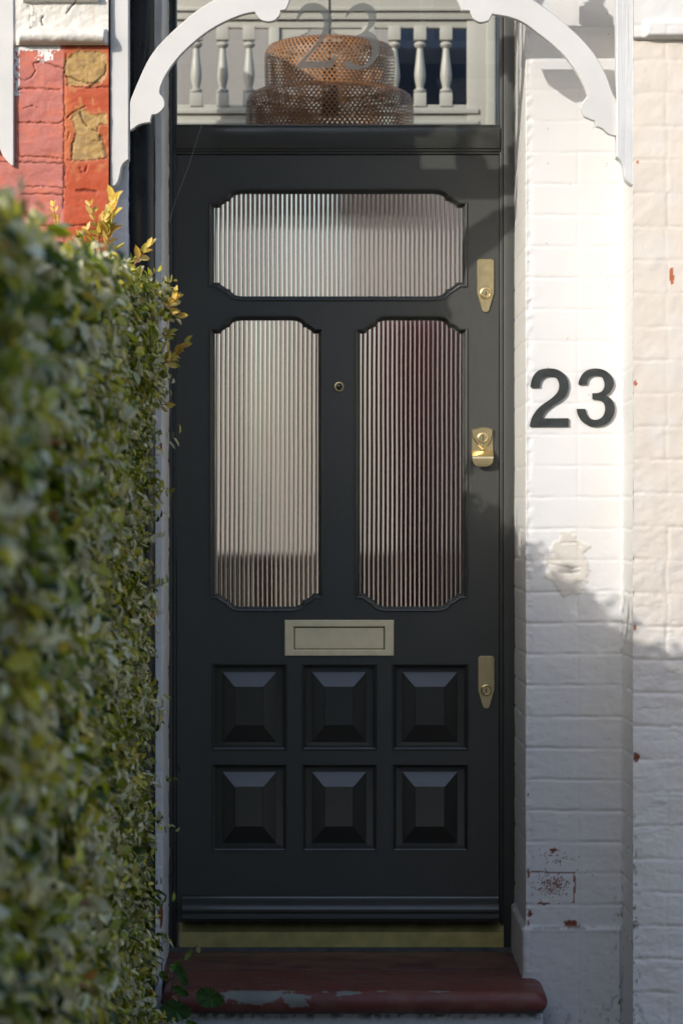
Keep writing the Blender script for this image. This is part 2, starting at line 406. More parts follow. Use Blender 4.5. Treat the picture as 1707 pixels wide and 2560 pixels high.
def col_white(SS, XX, YY, ZZ):
    C = np.ones(XX.shape+(3,))*np.array((.66, .66, .66)); px, py = px23(XX, ZZ)
    onf = (SS > SC-3) & (SS < SC+222)
    C = mix(C, (.70, .665, .60), sstep(.5, .75, fbm(SS/90, ZZ/120, 5))*.25)
    # reveal and return faces are slightly warmer
    C = mix(C, (.66, .65, .61), ((SS < SC-4) | (SS > SC+228)).astype(float)*.8)
    r = np.hypot((px-1415)/62, (py-1412)/82)+(fbm(px/22, py/18, 77)-.5)*.9
    C = mix(C, (.60, .565, .51), onf*sstep(.9, .86, r)*(.75+.25*fbm(px/9, py/9, 8)))
    RED = (.20, .055, .028)
    n2 = fbm(px/7, py/7, 90)-.5
    for cx, cy, rx, ry in CHIPS:
        rr = np.hypot((px-cx)/rx, (py-cy)/ry)+n2*1.1; C = mix(C, RED, onf*sstep(1.0, .85, rr))
    # scuffs: speckles of brick showing through
    sp = vnoise(px/2.6, py/1.7, 33)
    for cx, cy, rx, ry, s in ((1382, 2213, 46, 30, .62), (1390, 2143, 52, 28, .30), (1400, 2190, 80, 60, .10)):
        rr = np.hypot((px-cx)/rx, (py-cy)/ry); C = mix(C, RED, onf*(sp > 1-s*np.exp(-rr*rr*1.2)).astype(float)*.85)
    ln = np.minimum(dline(px, py, [(1330, 2179), (1378, 2181), (1436, 2182)]), dline(px, py, [(1433, 2182), (1436, 2215), (1432, 2256)])-.8)
    C = mix(C, RED, onf*(ln+n2*4 < 1.5).astype(float)*.9)
    # mould and dirt at the foot and in the corner
    dirt = sstep(.60, .70, fbm(SS/9, ZZ/13, 55))*np.clip(np.exp(-((SS-SC-222)/22)**2)*sstep(-700, -1050, ZZ)+.35*sstep(-1120, -1200, ZZ), 0, 1)
    C = mix(C, (.10, .095, .08), dirt*.9)
    C = mix(C, (.30, .29, .26), np.exp(-((ZZ+979)/4)**2)*sstep(.45, .6, fbm(SS/14, ZZ/9, 59))*.8)
    c, _ = courses(SS, ZZ, Z23, 73.85, 3, 1.6, 1.0)
    C = mix(C, (.55, .54, .52), c*.35*sstep(250, -400, ZZ))
    wk = vnoise(SS/3.1, ZZ/3.1, 71) > .985
    C = mix(C, (.25, .23, .2), wk*.7)
    return C
wall = empty('white_wall', WP(545, -464, -1408), 'white painted brick wall with scuffs and a grey patch, right of the door', 'wall')
sheet('painted_face', [(431, -8, 0), (433, -452, 9), (433, -464, 3), (657, -464, 2.9), (661, -476, 3), (662, -722, 7)], zs_fine, disp_white, col_white, M['wall'], wall)
b_ = MB(); b_.box(445, 1500, -452, 90, -1408, ZTOP-3); b_.build('wall_core', M['plaster'], wall)

# ------------------------------------------------------------------ cream neighbour wall
ZC = (1280-1649)*.91
def pxf(XX, ZZ, k=.91): return XX/k+853, 1280-ZZ/k
def disp_cream(SS, XX, YY, ZZ):
    c, row = courses(SS+500, ZZ, ZC, 75.8, 13, 4, 3)
    p = perp(SS, row, 75+(row % 2)*4, ZZ, 17, 4, 2.2)+perp(SS, row, 190+(row % 2)*50, ZZ, 18, 4, 2.2)+perp(SS, row, 330+(row % 2)*60, ZZ, 19, 4, 2.2)
    low = sstep(300, -400, ZZ)
    lump = (fbm(SS/45, ZZ/38, 121)-.5)*6.5+(fbm(SS/13, ZZ/10, 125, 3)-.5)*1.5
    cap_ = 13*sstep(1073, 1078, ZZ)
    top = 14*np.exp(-((np.maximum(np.abs(ZZ-1096)-12, 0))/6)**2)*sstep(22, 32, SS)
    crack = sstep(.62, .68, fbm(SS/30, ZZ/8, 131))*1.1*low
    return (-c-p+lump-crack)*(.45+.55*low)+cap_+top+2
def col_cream(SS, XX, YY, ZZ):
    C = np.ones(XX.shape+(3,))*np.array((.67, .61, .54)); px, py = pxf(XX, ZZ)
    C = mix(C, (.68, .665, .645), sstep(-200, -420, ZZ)*.6+.3*sstep(.4, .7, fbm(SS/60, ZZ/60, 6)))  # lower wall turned towards white, its tone in shade put into colour
    C = mix(C, (.67, .665, .645), sstep(1070, 1076, ZZ))
    n2 = fbm(px/7, py/7, 92)-.5
    for cx, cy, rx, ry in ((1677, 692, 6, 25), (1586, 958, 4, 8), (1585, 1570, 4, 8), (1589, 1893, 8, 14), (1592, 405, 3, 5)):
        rr = np.hypot((px-cx)/rx, (py-cy)/ry)+n2*.9; C = mix(C, (.42, .12, .05) if cy < 1700 else (.2, .06, .03), sstep(1.0, .85, rr))
    c, row = courses(SS+500, ZZ, ZC, 75.8, 13, 1.8, 1)
    C = mix(C, (.42, .38, .33), c*.3*sstep(.4, .6, fbm(SS/12, ZZ/12, 66)))
    dirt = sstep(.60, .68, fbm(SS/8, ZZ/11, 56))*(np.exp(-(SS/16)**2)*sstep(-500, -1000, ZZ)+.3*sstep(-1100, -1200, ZZ))
    C = mix(C, (.10, .095, .08), np.clip(dirt, 0, 1)*.9)
    return C
cw = empty('neighbour_wall', WP(950, -720, -1408), 'cream painted rough brick wall of the next house at the right edge', 'wall')
sheet('painted_face', [(662, -720, 0), (900, -720, 2.9), (1500, -720, 12), (7500, -720, 400)], zs_fine, disp_cream, col_cream, M['wall'], cw)  # long unseen run to the right added for bounce light
b_ = MB(); b_.box(676, 7500, -706, -456, -1408, ZTOP-3); b_.build('wall_core', M['plaster'], cw)

# ------------------------------------------------------------------ left reveal wall
def disp_left(SS, XX, YY, ZZ):
    c, row = courses(SS+900, ZZ, Z23+20, 73.85, 23)
    e = np.exp(-((SS-305)/6)**2)*(fbm(ZZ/12, SS/30, 44)-.6)*8
    return -c*.8+(fbm(SS/40, ZZ/45, 31)-.5)*5+e+(fbm(SS/12, ZZ/12, 35)-.5)*2
def col_left(SS, XX, YY, ZZ):
    C = np.ones(XX.shape+(3,))*np.array((.72, .72, .73)); px, py = px23(XX, ZZ)
    C = mix(C, (.80, .77, .71), (SS > 306).astype(float)*.85)  # door reveal lightened and warmed, bounced light put into the colour
    n2 = fbm(px/6, py/6, 95)-.5
    for cx, cy, rx, ry in ((405, 2285, 9, 34), (402, 1115, 4, 8)):
        rr = np.hypot((px-cx)/rx, (py-cy)/ry)+n2*1.2; C = mix(C, (.25, .075, .035), (YY < -440)*sstep(1, .88, rr))
    d = np.minimum(dline(px, py, [(409, 2340), (405, 2365), (411, 2385), (404, 2410), (406, 2440)]), dline(px, py, [(396, 2445), (392, 2462), (384, 2475)]))
    C = mix(C, (.06, .05, .045), (YY < -440)*(d+n2*2 < 1.3).astype(float))
    return C
lw = empty('entrance_side_wall', WP(-470, -464, -1408), 'narrow white painted brick strip between the black pipe and the door', 'wall')
sheet('painted_face', [(-529, -700, 0), (-529, -660, 6), (-489, -660, 5), (-489, -464, 8), (-422, -464, 2.9), (-430, -8, 9)], np.arange(-1412, ZTOP, 3.6), disp_left, col_left, M['wall'], lw)
b_ = MB(); b_.box(-1500, -436, -452, 90, -1408, ZTOP-3); b_.box(-1500, -498, -650, -452, -1408, ZTOP-3); b_.build('wall_core', M['plaster'], lw)
lin = MB(); lin.box(-436, 445, -300, 0, 1430, ZTOP-3); lin.box(-436, 445, 0, 60, 1470, ZTOP-3); o = lin.build('entrance_lintel', M['plaster'], loc=WP(0, -150, 1430)); meta(o, 'plain pale lintel over the door frame inside the porch', 'lintel')

# ------------------------------------------------------------------ red brick pier
PATCH1 = [(163, 150), (175, 138), (200, 128), (240, 128), (262, 134), (267, 160), (265, 185), (255, 205), (232, 212), (200, 214), (168, 213), (166, 190), (162, 172)]
PATCH2 = [(190, 281), (177, 294), (186, 315), (188, 336), (181, 365), (180, 400), (215, 400), (243, 396), (264, 391), (256, 350), (243, 329), (248, 309), (270, 311), (264, 284), (240, 287), (221, 283), (203, 272)]
CR = [([(85, 158), (105, 152), (130, 163), (160, 172), (165, 155), (165, 133)], 1.5), ([(160, 172), (166, 192), (180, 194), (200, 203), (225, 209), (240, 206), (262, 186), (266, 160)], 1.7),
      ([(226, 216), (238, 208), (246, 206)], 4), ([(165, 213), (225, 220), (270, 216)], 1.2), ([(50, 198), (62, 202), (78, 194), (90, 178), (84, 160)], 1.1),
      ([(168, 295), (190, 277), (205, 270), (215, 265)], 1.3), ([(200, 280), (208, 305), (219, 314)], 2.0), ([(188, 336), (181, 365), (180, 400)], 1.8), ([(172, 330), (170, 350)], 1.4),
      ([(160, 405), (165, 420), (160, 445), (165, 470)], 2.0), ([(232, 323), (243, 329), (248, 309), (270, 313)], 1.6), ([(252, 342), (262, 372), (266, 392)], 4.2),
      ([(200, 418), (204, 431), (214, 430), (216, 415)], 1.6), ([(232, 352), (250, 352)], 1.0), ([(45, 223), (90, 221), (150, 224)], 1.6), ([(45, 307), (100, 306), (145, 308), (162, 300)], 1.5),
      ([(48, 391), (110, 393), (158, 396)], 1.5), ([(48, 405), (100, 407), (157, 409)], 1.6), ([(50, 466), (110, 466), (155, 469)], 1.2), ([(55, 486), (110, 485), (158, 486)], 1.7), ([(160, 180), (161, 300), (160, 400), (159, 520)], 1.3),
      ([(192, 477), (215, 475), (240, 478)], 2.2), ([(0, 405), (40, 404)], 1.2), ([(60, 272), (80, 262), (98, 270)], .9), ([(168, 401), (200, 402), (262, 397)], 1.4)]
for yy in range(563, 1100, 84): CR.append(([(0, yy), (150, yy+2), (272, yy-1)], 1.6))
def crackd(px, py, warp=True):
    wx = (fbm(px/8, py/8, 201)-.5)*6; wy = (fbm(px/8, py/8, 203)-.5)*6
    t = np.zeros(px.shape)
    for pts, w in CR:
        x0 = min(p[0] for p in pts)-15; x1 = max(p[0] for p in pts)+15; y0 = min(p[1] for p in pts)-15; y1 = max(p[1] for p in pts)+15
        m_ = (px > x0) & (px < x1) & (py > y0) & (py < y1)
        if not m_.any(): continue
        d = dline((px+wx)[m_], (py+wy)[m_], pts); wv = w*(.5+fbm(px[m_]/12, py[m_]/12, 207))
        t[m_] = np.maximum(t[m_], np.exp(-(d/wv)**2))
    return t
def patches(px, py):
    wx = (fbm(px/7, py/7, 211)-.5)*9; wy = (fbm(px/7, py/7, 213)-.5)*9
    return (inpoly(px+wx, py+wy, PATCH1) | inpoly(px+wx, py+wy, PATCH2)).astype(float)
def disp_pier(SS, XX, YY, ZZ):
    px, py = pxf(XX, ZZ); pa = patches(px, py)
    h = (fbm(px/45, py/30, 221)-.5)*4.5+(fbm(px/9, py/7, 223)-.5)*1.0
    return h-pa*2.0+pa*(fbm(px/10, py/10, 225)-.5)*3-crackd(px, py)*4.5
def col_pier(SS, XX, YY, ZZ):
    px, py = pxf(XX, ZZ); n = fbm(px/26, py/20, 231); n3 = fbm(px/6, py/6, 233)
    C = np.ones(XX.shape+(3,))*np.array((.47, .165, .135))
    C = mix(C, (.62, .16, .085), sstep(.5, .72, n)*.4*(px < 160))
    e = np.abs(((py-222) % 85)-42)/42
    C = mix(C, (.60, .17, .10), sstep(.75, 1, e)*.4)
    right = sstep(157, 162, px+(n3-.5)*5)
    R = mix(np.ones(XX.shape+(3,))*np.array((.42, .085, .036)), (.45, .075, .03), sstep(.4, .7, n3))
    R = mix(R, (.52, .24, .09), sstep(.60, .72, fbm(px/18, py/28, 235))*.7*sstep(480, 380, py))
    C = C*(1-right[..., None])+R*right[..., None]
    band = np.exp(-((px-168)/10)**2)*sstep(200, 260, py)*sstep(420, 380, py)
    C = mix(C, (.56, .17, .06), band*.7)
    C = mix(C, (.50, .18, .13), sstep(470, 520, py)*.0)
    pa = patches(px, py)
    T = mix(np.ones(XX.shape+(3,))*np.array((.43, .28, .11)), (.40, .25, .085), sstep(.4, .7, n3))
    C = C*(1-pa[..., None])+T*pa[..., None]
    dp = np.minimum(dline(px, py, PATCH1+PATCH1[:1]), dline(px, py, PATCH2+PATCH2[:1]))
    C = mix(C, (.46, .22, .09), (1-pa)*np.exp(-(dp/7)**2)*(px > 150)*(.3+.7*n3)*.8)
    C = mix(C, (.27, .17, .08), pa*sstep(.48, .62, fbm(px/13, py/9, 241))*.55)
    C = C*(.90+.2*fbm(px/3, py/3, 243, 2))[..., None]
    wp = (py < 126+8*(n3-.5)) & (px < 150) | ((np.hypot((px-115)/22, (py-138)/15)+(n3-.5)*2.2 < .75)) | ((px < 46+5*n3) & (py < 240) & (n3 > .45))
    C = mix(C, (.78, .77, .76), wp.astype(float))
    rough_ = ((px > 243) & (py > 305) & (py < 395) & (pa < .5)).astype(float)
    C = mix(C, (.40, .11, .04), rough_*n3)
    C = mix(C, (.10, .035, .02), crackd(px, py)*.75)
    return C
pier = empty('brick_pier', WP(-700, -720, -1408), 'red and pink painted brick pier with peeling ochre patches, behind the hedge', 'pier')
zp = np.concatenate([np.arange(-1408, 500, 9), np.arange(500, 1175, 2.3)])
sheet('brick_face', [(-1150, -720, 0), (-790, -720, 12), (-529, -720, 2.3)], zp, disp_pier, col_pier, M['wall'], pier)
b_ = MB(); b_.box(-1150, -537, -712, -655, -1408, ZTOP); b_.build('pier_core', M['plaster'], pier)
def disp_cap(SS, XX, YY, ZZ):
    px, py = pxf(XX, ZZ)
    bull = 26*np.sqrt(np.clip(1-((py-93)/19)**2, 0, 1))*sstep(45, 52, px)*sstep(270, 262, px)
    top = 22*np.sqrt(np.clip(1-((py+6)/12)**2, 0, 1))*sstep(56, 62, px)*sstep(250, 244, px)
    cr = np.minimum(dline(px, py, [(192, 2), (183, 14), (176, 22), (168, 34)]), dline(px, py, [(109, 42), (105, 48), (105, 56), (108, 63)]))
    cr2 = dline(px, py, [(72, 16), (79, 24), (76, 45), (75, 60), (82, 72)])
    edge = 3*(fbm(px/9, py/9, 301) > .52)*np.exp(-((px-80)/10)**2)*(py > 15)*(py < 72)
    return 7+bull+top-6*np.exp(-((cr+(fbm(px/5, py/5, 7)-.5)*2)/1.9)**2)-3*np.exp(-(cr2/1.5)**2)+(fbm(px/25, py/20, 303)-.5)*5+edge+(fbm(px/6, py/6, 305)-.5)*1.5
def col_cap(SS, XX, YY, ZZ):
    px, py = pxf(XX, ZZ); C = np.ones(XX.shape+(3,))*np.array((.67, .65, .60))
    cr = np.minimum(dline(px, py, [(192, 2), (183, 14), (176, 22), (168, 34)]), dline(px, py, [(109, 42), (105, 48), (105, 56), (108, 63)]))
    C = mix(C, (.16, .12, .09), (cr < 1.4).astype(float)*.8)
    C = mix(C, (.55, .42, .30), np.exp(-((px-235)/3)**2)*sstep(10, 20, py)*sstep(75, 60, py)*.5)
    C = mix(C, (.30, .26, .22), np.exp(-((py-111)/1.5)**2)*.5)
    return mix(C, (.60, .56, .50), sstep(.55, .7, fbm(px/10, py/10, 309))*.35)
o = sheet('capital', [(-1150, -720, 0), (-790, -720, 12), (-529, -720, 2.3)], np.concatenate([np.arange(1061, 1320, 2.2), np.arange(1320, ZTOP, 30)]), disp_cap, col_cap, M['wall'], pier)
o['label'] = 'cracked white plaster capital with a rounded roll moulding'

# ================================================================== DOOR FRAME
fr = empty('door_frame', WP(0, -12, -1085), 'dark green door frame with glazed fanlight above the door', 'door frame')
XL, XR = PX(440, 0, 0)[0], PX(1248, 0, 0)[0]
ZB = 1280-2368
def fmould(sg):
    pass
j = MB(); j.box(-437, XL-8, -14, 60, ZB, 1470, 1.5)
j.box(XL-6, XL-3, -10, 40, ZB, 1470, 1); j.box(XL-9, XL, -5, 60, ZB, 1470, 1); o = j.build('jamb', M['door'], fr, 'auto')
j = MB(); j.box(XR+9, 437, -14, 60, ZB, 1470, 1.5); j.box(XR+4, XR+7, -10, 40, ZB, 1470, 1); j.box(XR, XR+10, -5, 60, ZB, 1470, 1); o = j.build('jamb', M['door'], fr, 'auto')
# transom with moulded lower edge and glazing bead
zt1 = 1280-312; zt0 = 1280-386
j = MB(); j.box(XL, XR, -14, 60, zt0+14, zt1-8, 1.5); j.box(XL, XR, -9, 60, zt0+7, zt0+14.5, 1.5); j.box(XL, XR, -4, 60, zt0, zt0+7.5, 1); j.box(XL, XR, -7, 30, zt1-8.5, zt1, 1.5)
j.build('transom', M['doorh'], fr, 'auto')
j = MB(); j.box(XL, XR, -14, 60, 1440, 1470, 1.5); j.build('head', M['doorh'], fr, 'auto')
j = MB(); j.box(XL, XR, 12, 18, zt1-3, 1442); o = j.build('fanlight_pane', M['pane'], fr)
dg2 = [(130, 340), (140, 280), (160, 215), (195, 150), (245, 95), (310, 60), (400, 47), (480, 55), (560, 85), (630, 140), (680, 205), (705, 270), (712, 340), (700, 420), (670, 500), (620, 590), (560, 665), (480, 760), (400, 850), (330, 925), (270, 1000), (600, 998), (660, 985), (710, 955), (750, 915), (780, 930), (705, 1113), (90, 1113), (160, 1040), (260, 935), (350, 835), (430, 730), (500, 630), (550, 540), (575, 450), (582, 370), (575, 300), (545, 240), (500, 195), (440, 170), (380, 165), (310, 178), (250, 215), (200, 270), (175, 310), (158, 345)]
dg3 = [(930, 270), (960, 210), (1010, 145), (1080, 85), (1150, 58), (1220, 52), (1300, 65), (1370, 105), (1420, 165), (1440, 230), (1432, 310), (1410, 385), (1370, 440), (1305, 500), (1370, 535), (1430, 590), (1470, 660), (1488, 740), (1480, 820), (1455, 910), (1400, 1000), (1330, 1070), (1240, 1115), (1140, 1135), (1040, 1132), (960, 1115), (915, 1080), (905, 1040), (925, 1010), (970, 995), (1020, 1005), (1070, 1040), (1130, 1062), (1210, 1070), (1270, 1040), (1320, 985), (1355, 910), (1372, 830), (1360, 760), (1330, 700), (1280, 650), (1210, 615), (1130, 597), (1080, 585), (1160, 560), (1240, 505), (1290, 430), (1312, 350), (1312, 280), (1285, 220), (1230, 175), (1150, 157), (1080, 175), (1020, 210), (975, 250), (945, 290)]
for d in (dg2, dg3):
    lp = smooth_loop([(720+a/6.533, b/6.533) for a, b in d], 2, 50)
    j = MB(); j.shape([to_units(lp, 11)], 11.2, 11.8, 0, False); o = j.build('numeral', M['frost'], fr)
    o['label'] = 'pale frosted serif figure %s on the fanlight' % ('2' if d is dg2 else '3')
# brass threshold and weather strip
j = MB()
zt = 1280-2326; prof = [(4, 1280-2303), (-22, zt+1), (-25, zt-1), (-25, 1280-2365), (4, 1280-2365)]
xs = (PX(448, 0, -25)[0], PX(1258, 0, -25)[0])
j.add([WP(x, y, z) for x in xs for y, z in prof], [(0, 5, 6, 1), (1, 6, 7, 2), (2, 7, 8, 3), (3, 8, 9, 4), (0, 1, 2, 3, 4), (9, 8, 7, 6, 5)])
o = j.build('threshold_strip', M['brassdull'], fr); o['label'] = 'flat tarnished brass threshold strip'

# ================================================================== DOOR
door = empty('front_door', WP((XL+XR)/2, 22, 1280-2300), 'dark green panelled front door with three reeded glass lights and brass locks', 'door')
CRN = [(0, 34.5), (13.7, 34.5), (17, 30), (23, 25.8), (28, 22), (33, 19), (41, 17), (43, 12), (45.5, 9.3), (50, 5), (56, 2.7), (65, .6), (75, 0)]
def pane_loop(x0, x1, y0, y1, sx=1.0, sy=1.0):
    c = [(a*sx, b*sy) for a, b in CRN]
    pts = [(x0+a, y0+b) for a, b in c]+[(x1-a, y0+b) for a, b in reversed(c)]+[(x1-a, y1-b) for a, b in c]+[(x0+a, y1-b) for a, b in reversed(c)]
    return [PX(a, b, 0) for a, b in pts]
panes = [pane_loop(533, 1156, 482, 741), pane_loop(535, 796, 799, 1518, .93, .95), pane_loop(898, 1157, 799, 1518, .93, .95)]
def ccw(lp):
    a = sum(lp[j][0]*lp[(j+1) % len(lp)][1]-lp[(j+1) % len(lp)][0]*lp[j][1] for j in range(len(lp)))
    return lp if a > 0 else lp[::-1]
panes = [ccw(p) for p in panes]
pc = [(529, 718), (753, 943), (979, 1171)]; pr = [(1659, 1877), (1909, 2130)]
pans = [ccw(prect(a, b, c, d)) for c, d in pr for a, b in pc]
outer = rect(XL+2, XR-2, 1280-2306, zt0-2)
MO = 11
leaf = MB(); leaf.shape([outer]+[offset(p, -MO) for p in panes]+pans, 0, 44, 0.0)
leaf.build('door_leaf', M['door'], door)
for p, nm in zip(panes, ('top', 'left', 'right')):
    q = MB(); q.ring(offset(p, -MO), [(0, 0), (0, -3), (2, -4.5), (4.5, -3), (5.5, 1), (6, 4), (8, 5.5), (10, 9), (10.5, 14), (10.7, 24)])
    q.build('glazing_bead', M['door'], door, 'auto')
    q = MB(); q.ring(offset(p, -1.5), [(0, 15), (0, 13), (2.3, 13), (2.8, 16), (2.8, 24)]); q.build('putty_line', M['sealant'], door, 'auto')
    x0 = min(a for a, b in p)-6; x1 = max(a for a, b in p)+6; z0 = min(b for a, b in p)-6; z1 = max(b for a, b in p)+6
    pitch = 11.25; npr = 10; nx_ = int((x1-x0)/pitch*npr); xs_ = np.linspace(x0, x1, nx_+1)
    ph = ((xs_-x0)/pitch) % 1.0; yf = 21-3.3*np.sqrt(np.clip(1-(2*ph-1)**2*.92, 0, 1))
    nz = 60; zz = np.linspace(z0, z1, nz)
    v = []
    for z in zz:
        wob = .2*math.sin(z/61.0)+.1*math.sin(z/23.0+1.3)
        v += [WP(x+wob, y, z) for x, y in zip(xs_, yf)]
    n_ = len(xs_); f = [(r*n_+i, r*n_+i+1, (r+1)*n_+i+1, (r+1)*n_+i) for r in range(nz-1) for i in range(n_-1)]
    off = len(v); v += [WP(x0, 26, z0), WP(x1, 26, z0), WP(x1, 26, z1), WP(x0, 26, z1)]; f.append((off+3, off+2, off+1, off))
    # closing edges
    f.append(tuple([off, off+1]+[i for i in range(n_-1, -1, -1)])); top_ = [(nz-1)*n_+i for i in range(n_)]
    f.append(tuple([off+2, off+3]+top_)); f.append(tuple([off+3, off]+[r*n_ for r in range(nz)])); f.append(tuple([off+1, off+2]+[r*n_+n_-1 for r in range(nz-1, -1, -1)]))
    o = link('reeded_pane', v, f, M['ribglass'], door, True)
    bm = bmesh.new(); bm.from_mesh(o.data)
    for e in bm.edges:
        if len(e.link_faces) == 2 and e.calc_face_angle(0) > .9: e.smooth = False
    bm.to_mesh(o.data); bm.free()
    o['label'] = {'top': 'wide reeded glass pane across the top of the door', 'left': 'tall reeded glass pane on the left', 'right': 'tall reeded glass pane on the right'}[nm]
for p in pans:
    (x0, z0), (x1, z1) = p[0], p[2]
    x0, x1 = min(a for a, b in p), max(a for a, b in p); z0, z1 = min(b for a, b in p), max(b for a, b in p)
    q = MB(); q.ring(p, [(0, 0), (1, -2), (3, -2), (4.5, 1), (5, 3), (7, 4), (10, 8), (10.5, 19)])
    # fielded panel
    w = (x1-x0); h = (z1-z0)
    R0 = rect(x0+9, x1-9, z0+9, z1-9); R1 = rect(x0+26, x1-28, z0+20, z1-22); R2 = rect(x0+57, x1-60, z0+62, z1-58)
    R2b = rect(x0+58.5, x1-61.5, z0+63.5, z1-59.5)
    v = []; f = []
    for R, y in ((R0, 19), (R1, 18.5), (R2, 3), (R2b, 1.2)): v += [WP(a, y, b) for a, b in R]
    for k in range(3):
        for i in range(4):
            a = k*4+i; b = k*4+(i+1) % 4; f.append((a, b, b+4, a+4))
    f.append((12, 13, 14, 15)); q.add(v, f)
    q.build('raised_panel', M['doorh'], door)
# weather bar
prof = [(3, 2238), (-8, 2238), (-12, 2240), (-14, 2244), (-14, 2249), (-18, 2250), (-21, 2253), (-27, 2257), (-34, 2263), (-37, 2270), (-36, 2277), (-35, 2280), (-42, 2285), (-43, 2291), (-41, 2293), (3, 2293)]
x0, x1 = PX(455, 0, -30)[0], PX(1246, 0, -30)[0]
v = [WP(x, y, 1280-z) for x in (x0, x1) for y, z in prof]; n = len(prof)
f = [(i, i+1, n+i+1, n+i) for i in range(n-1)]+[tuple(range(n))[::-1], tuple(range(n, 2*n))]
q = MB(); q.add(v, f); o = q.build('weather_bar', M['doorh'], door, 'auto')

def rounded(x0, x1, z0, z1, r, n=5):
    out = []
    for cx, cz, a0 in ((x1-r, z0+r, -90), (x1-r, z1-r, 0), (x0+r, z1-r, 90), (x0+r, z0+r, 180)):
        for i in range(n+1):
            t = math.radians(a0+90*i/n); out.append((cx+r*math.cos(t), cz+r*math.sin(t)))
    return out
# letter plate
q = MB(); q.shape([prect(711, 984, 1550, 1640, -5), prect(734, 961, 1567, 1624, -5)], -6, 2, 1.6)
lp = q.build('letter_plate', M['brassflap'], door, 'auto')
q = MB(); q.shape([prect(736.5, 958.5, 1569.5, 1621.5, -2)], -2.2, 2, 1.2); q.build('flap', M['brassflap'], lp, 'auto')
# peephole
cx, cz = PX(847, 967, 0)
q = MB(); q.lathe(cx, cz, [(12.6, 0), (12.6, -3), (11.5, -4.6), (9.8, -5), (8.6, -4), (8.4, -1)], 28, 'Y'); ph_ = q.build('peephole', M['brass'], door, 'auto')
q = MB(); q.lathe(cx, cz, [(8.5, -1), (7, -2.6), (4, -3.8), (.01, -4.2)], 20, 'Y'); q.build('lens', M['lens'], ph_, True)
def lettering(txt, size, x, yd, z, parent, mat, arc=0):
    cu = bpy.data.curves.new('t', 'FONT'); cu.body = txt; cu.size = 1; cu.align_x = 'CENTER'; cu.align_y = 'CENTER'; cu.extrude = .04; cu.space_character = 1.05
    to = bpy.data.objects.new('t', cu); me = to.to_mesh(); vs = np.array([v_.co[:] for v_ in me.vertices]); fs = [tuple(p_.vertices) for p_ in me.polygons]; to.to_mesh_clear()
    bpy.data.objects.remove(to)
    out = [WP(x+a*size*.85, yd-c*size*.25, z+b*size*1.15-arc*(a*size)**2) for a, b, c in vs]
    return link('lettering', out, fs, mat, parent)
def lock(py0, py1, px0, px1, lab):
    k = 0; (x0, z1), (x1, z0) = PX(px0, py0, -3), PX(px1, py1, -3); xm = (x0+x1)/2
    r = 6; zt_ = z0+(z1-z0)*.36
    pts = [(xm-8, z0+4), (xm-4, z0+1), (xm, z0), (xm+4, z0+1), (xm+8, z0+4), (xm+10, z0+9), (x1, zt_), (x1, z1-r), (x1-2, z1-2), (x1-r, z1), (x0+r, z1), (x0+2, z1-2), (x0, z1-r), (x0, zt_), (xm-10, z0+9)]
    q = MB(); q.shape([pts], -4, 2, 1.2); o = q.build('door_lock', M['brass'] if py0 < 1000 else M['brass'], door, 'auto'); o['label'] = lab
    zc = z0+(z1-z0)*.355
    q = MB(); q.lathe(xm, zc, [(14.5, -4), (14.5, -6), (13, -8.5), (11.5, -9), (10, -8), (9.5, -6.8), (.01, -6.8)], 28, 'Y'); c = q.build('cylinder', M['brass'], o, 'auto')
    q = MB(); q.box(xm-1.1, xm+1.1, -7.6, -6.5, zc-4.5, zc+4); q.build('keyway', M['lens'], o)
    zn = z0+(z1-z0)*.735; w = 15.5
    loop = [(xm+w*t, zn+5.5-2.2*t*t) for t in np.linspace(-1, 1, 9)]+[(xm+w*.8*t, zn-5.5-2.2*t*t) for t in np.linspace(1, -1, 9)]
    q = MB(); q.ring(loop, [(0, -3.9), (0, -5), (1.1, -5), (1.1, -3.9)]); q.build('badge', M['brass'], o, 'auto')
    lettering('BANHAM', 7.2, xm, -4.6, zn, o, M['brass'], .009)
    return o
lock(647, 781, 1191.5, 1234, 'sunlit brass deadlock plate tapering to the bottom, above the latch')
lock(1640, 1772, 1194, 1235, 'shaded brass deadlock plate tapering to the bottom, beside the lower panels')
# latch with cylinder pull
lx0, lx1 = 1178.5, 1232
q = MB(); A = to_units([(1178.5, 1072), (1231.5, 1072), (1231.5, 1127), (1178.5, 1127)], -3); q.shape([A], -3.5, 2, .8)
# outward lip
xa, xb = PX(1178.5, 0, -3)[0], PX(1231.8, 0, -3)[0]; xm = (xa+xb)/2
rows = [(-3.5, 1126, 1.0), (-8, 1130, 1.0), (-17, 1138, 1.0), (-21, 1141, .995), (-22.5, 1144, .985), (-22, 1150, .96), (-21, 1156, .90), (-20, 1161, .78), (-19, 1164.5, .60), (-18.5, 1166.5, .35), (-18, 1167, .05)]
v = []
for y, py, wf in rows:
    z = (1280-py)*K(y)
    for t in np.linspace(-1, 1, 9): v.append(WP(xm+t*wf*(xb-xa)/2, y, z))
n0 = len(v)
for y, py, wf in rows:
    z = (1280-py)*K(y)
    for t in np.linspace(-1, 1, 9): v.append(WP(xm+t*wf*(xb-xa)/2, y+2.0, z))
f = []
for r in range(len(rows)-1):
    for i in range(8):
        a = r*9+i; f.append((a, a+9, a+10, a+1)); f.append((n0+a, n0+a+1, n0+a+10, n0+a+9))
    for i in (0, 8): a = r*9+i; f.append((a, n0+a, n0+a+9, a+9))
q.add(v, f); la = q.build('latch_pull', M['brass'], door, 'auto'); la['label'] = 'brass shield shaped latch with a finger pull'
sh = [(1177.5, 1074), (1190, 1070.5), (1206, 1068), (1222, 1070), (1232, 1074.5), (1231, 1086), (1227, 1101), (1219, 1114), (1206, 1125), (1193, 1113), (1183, 1098), (1178.5, 1086)]
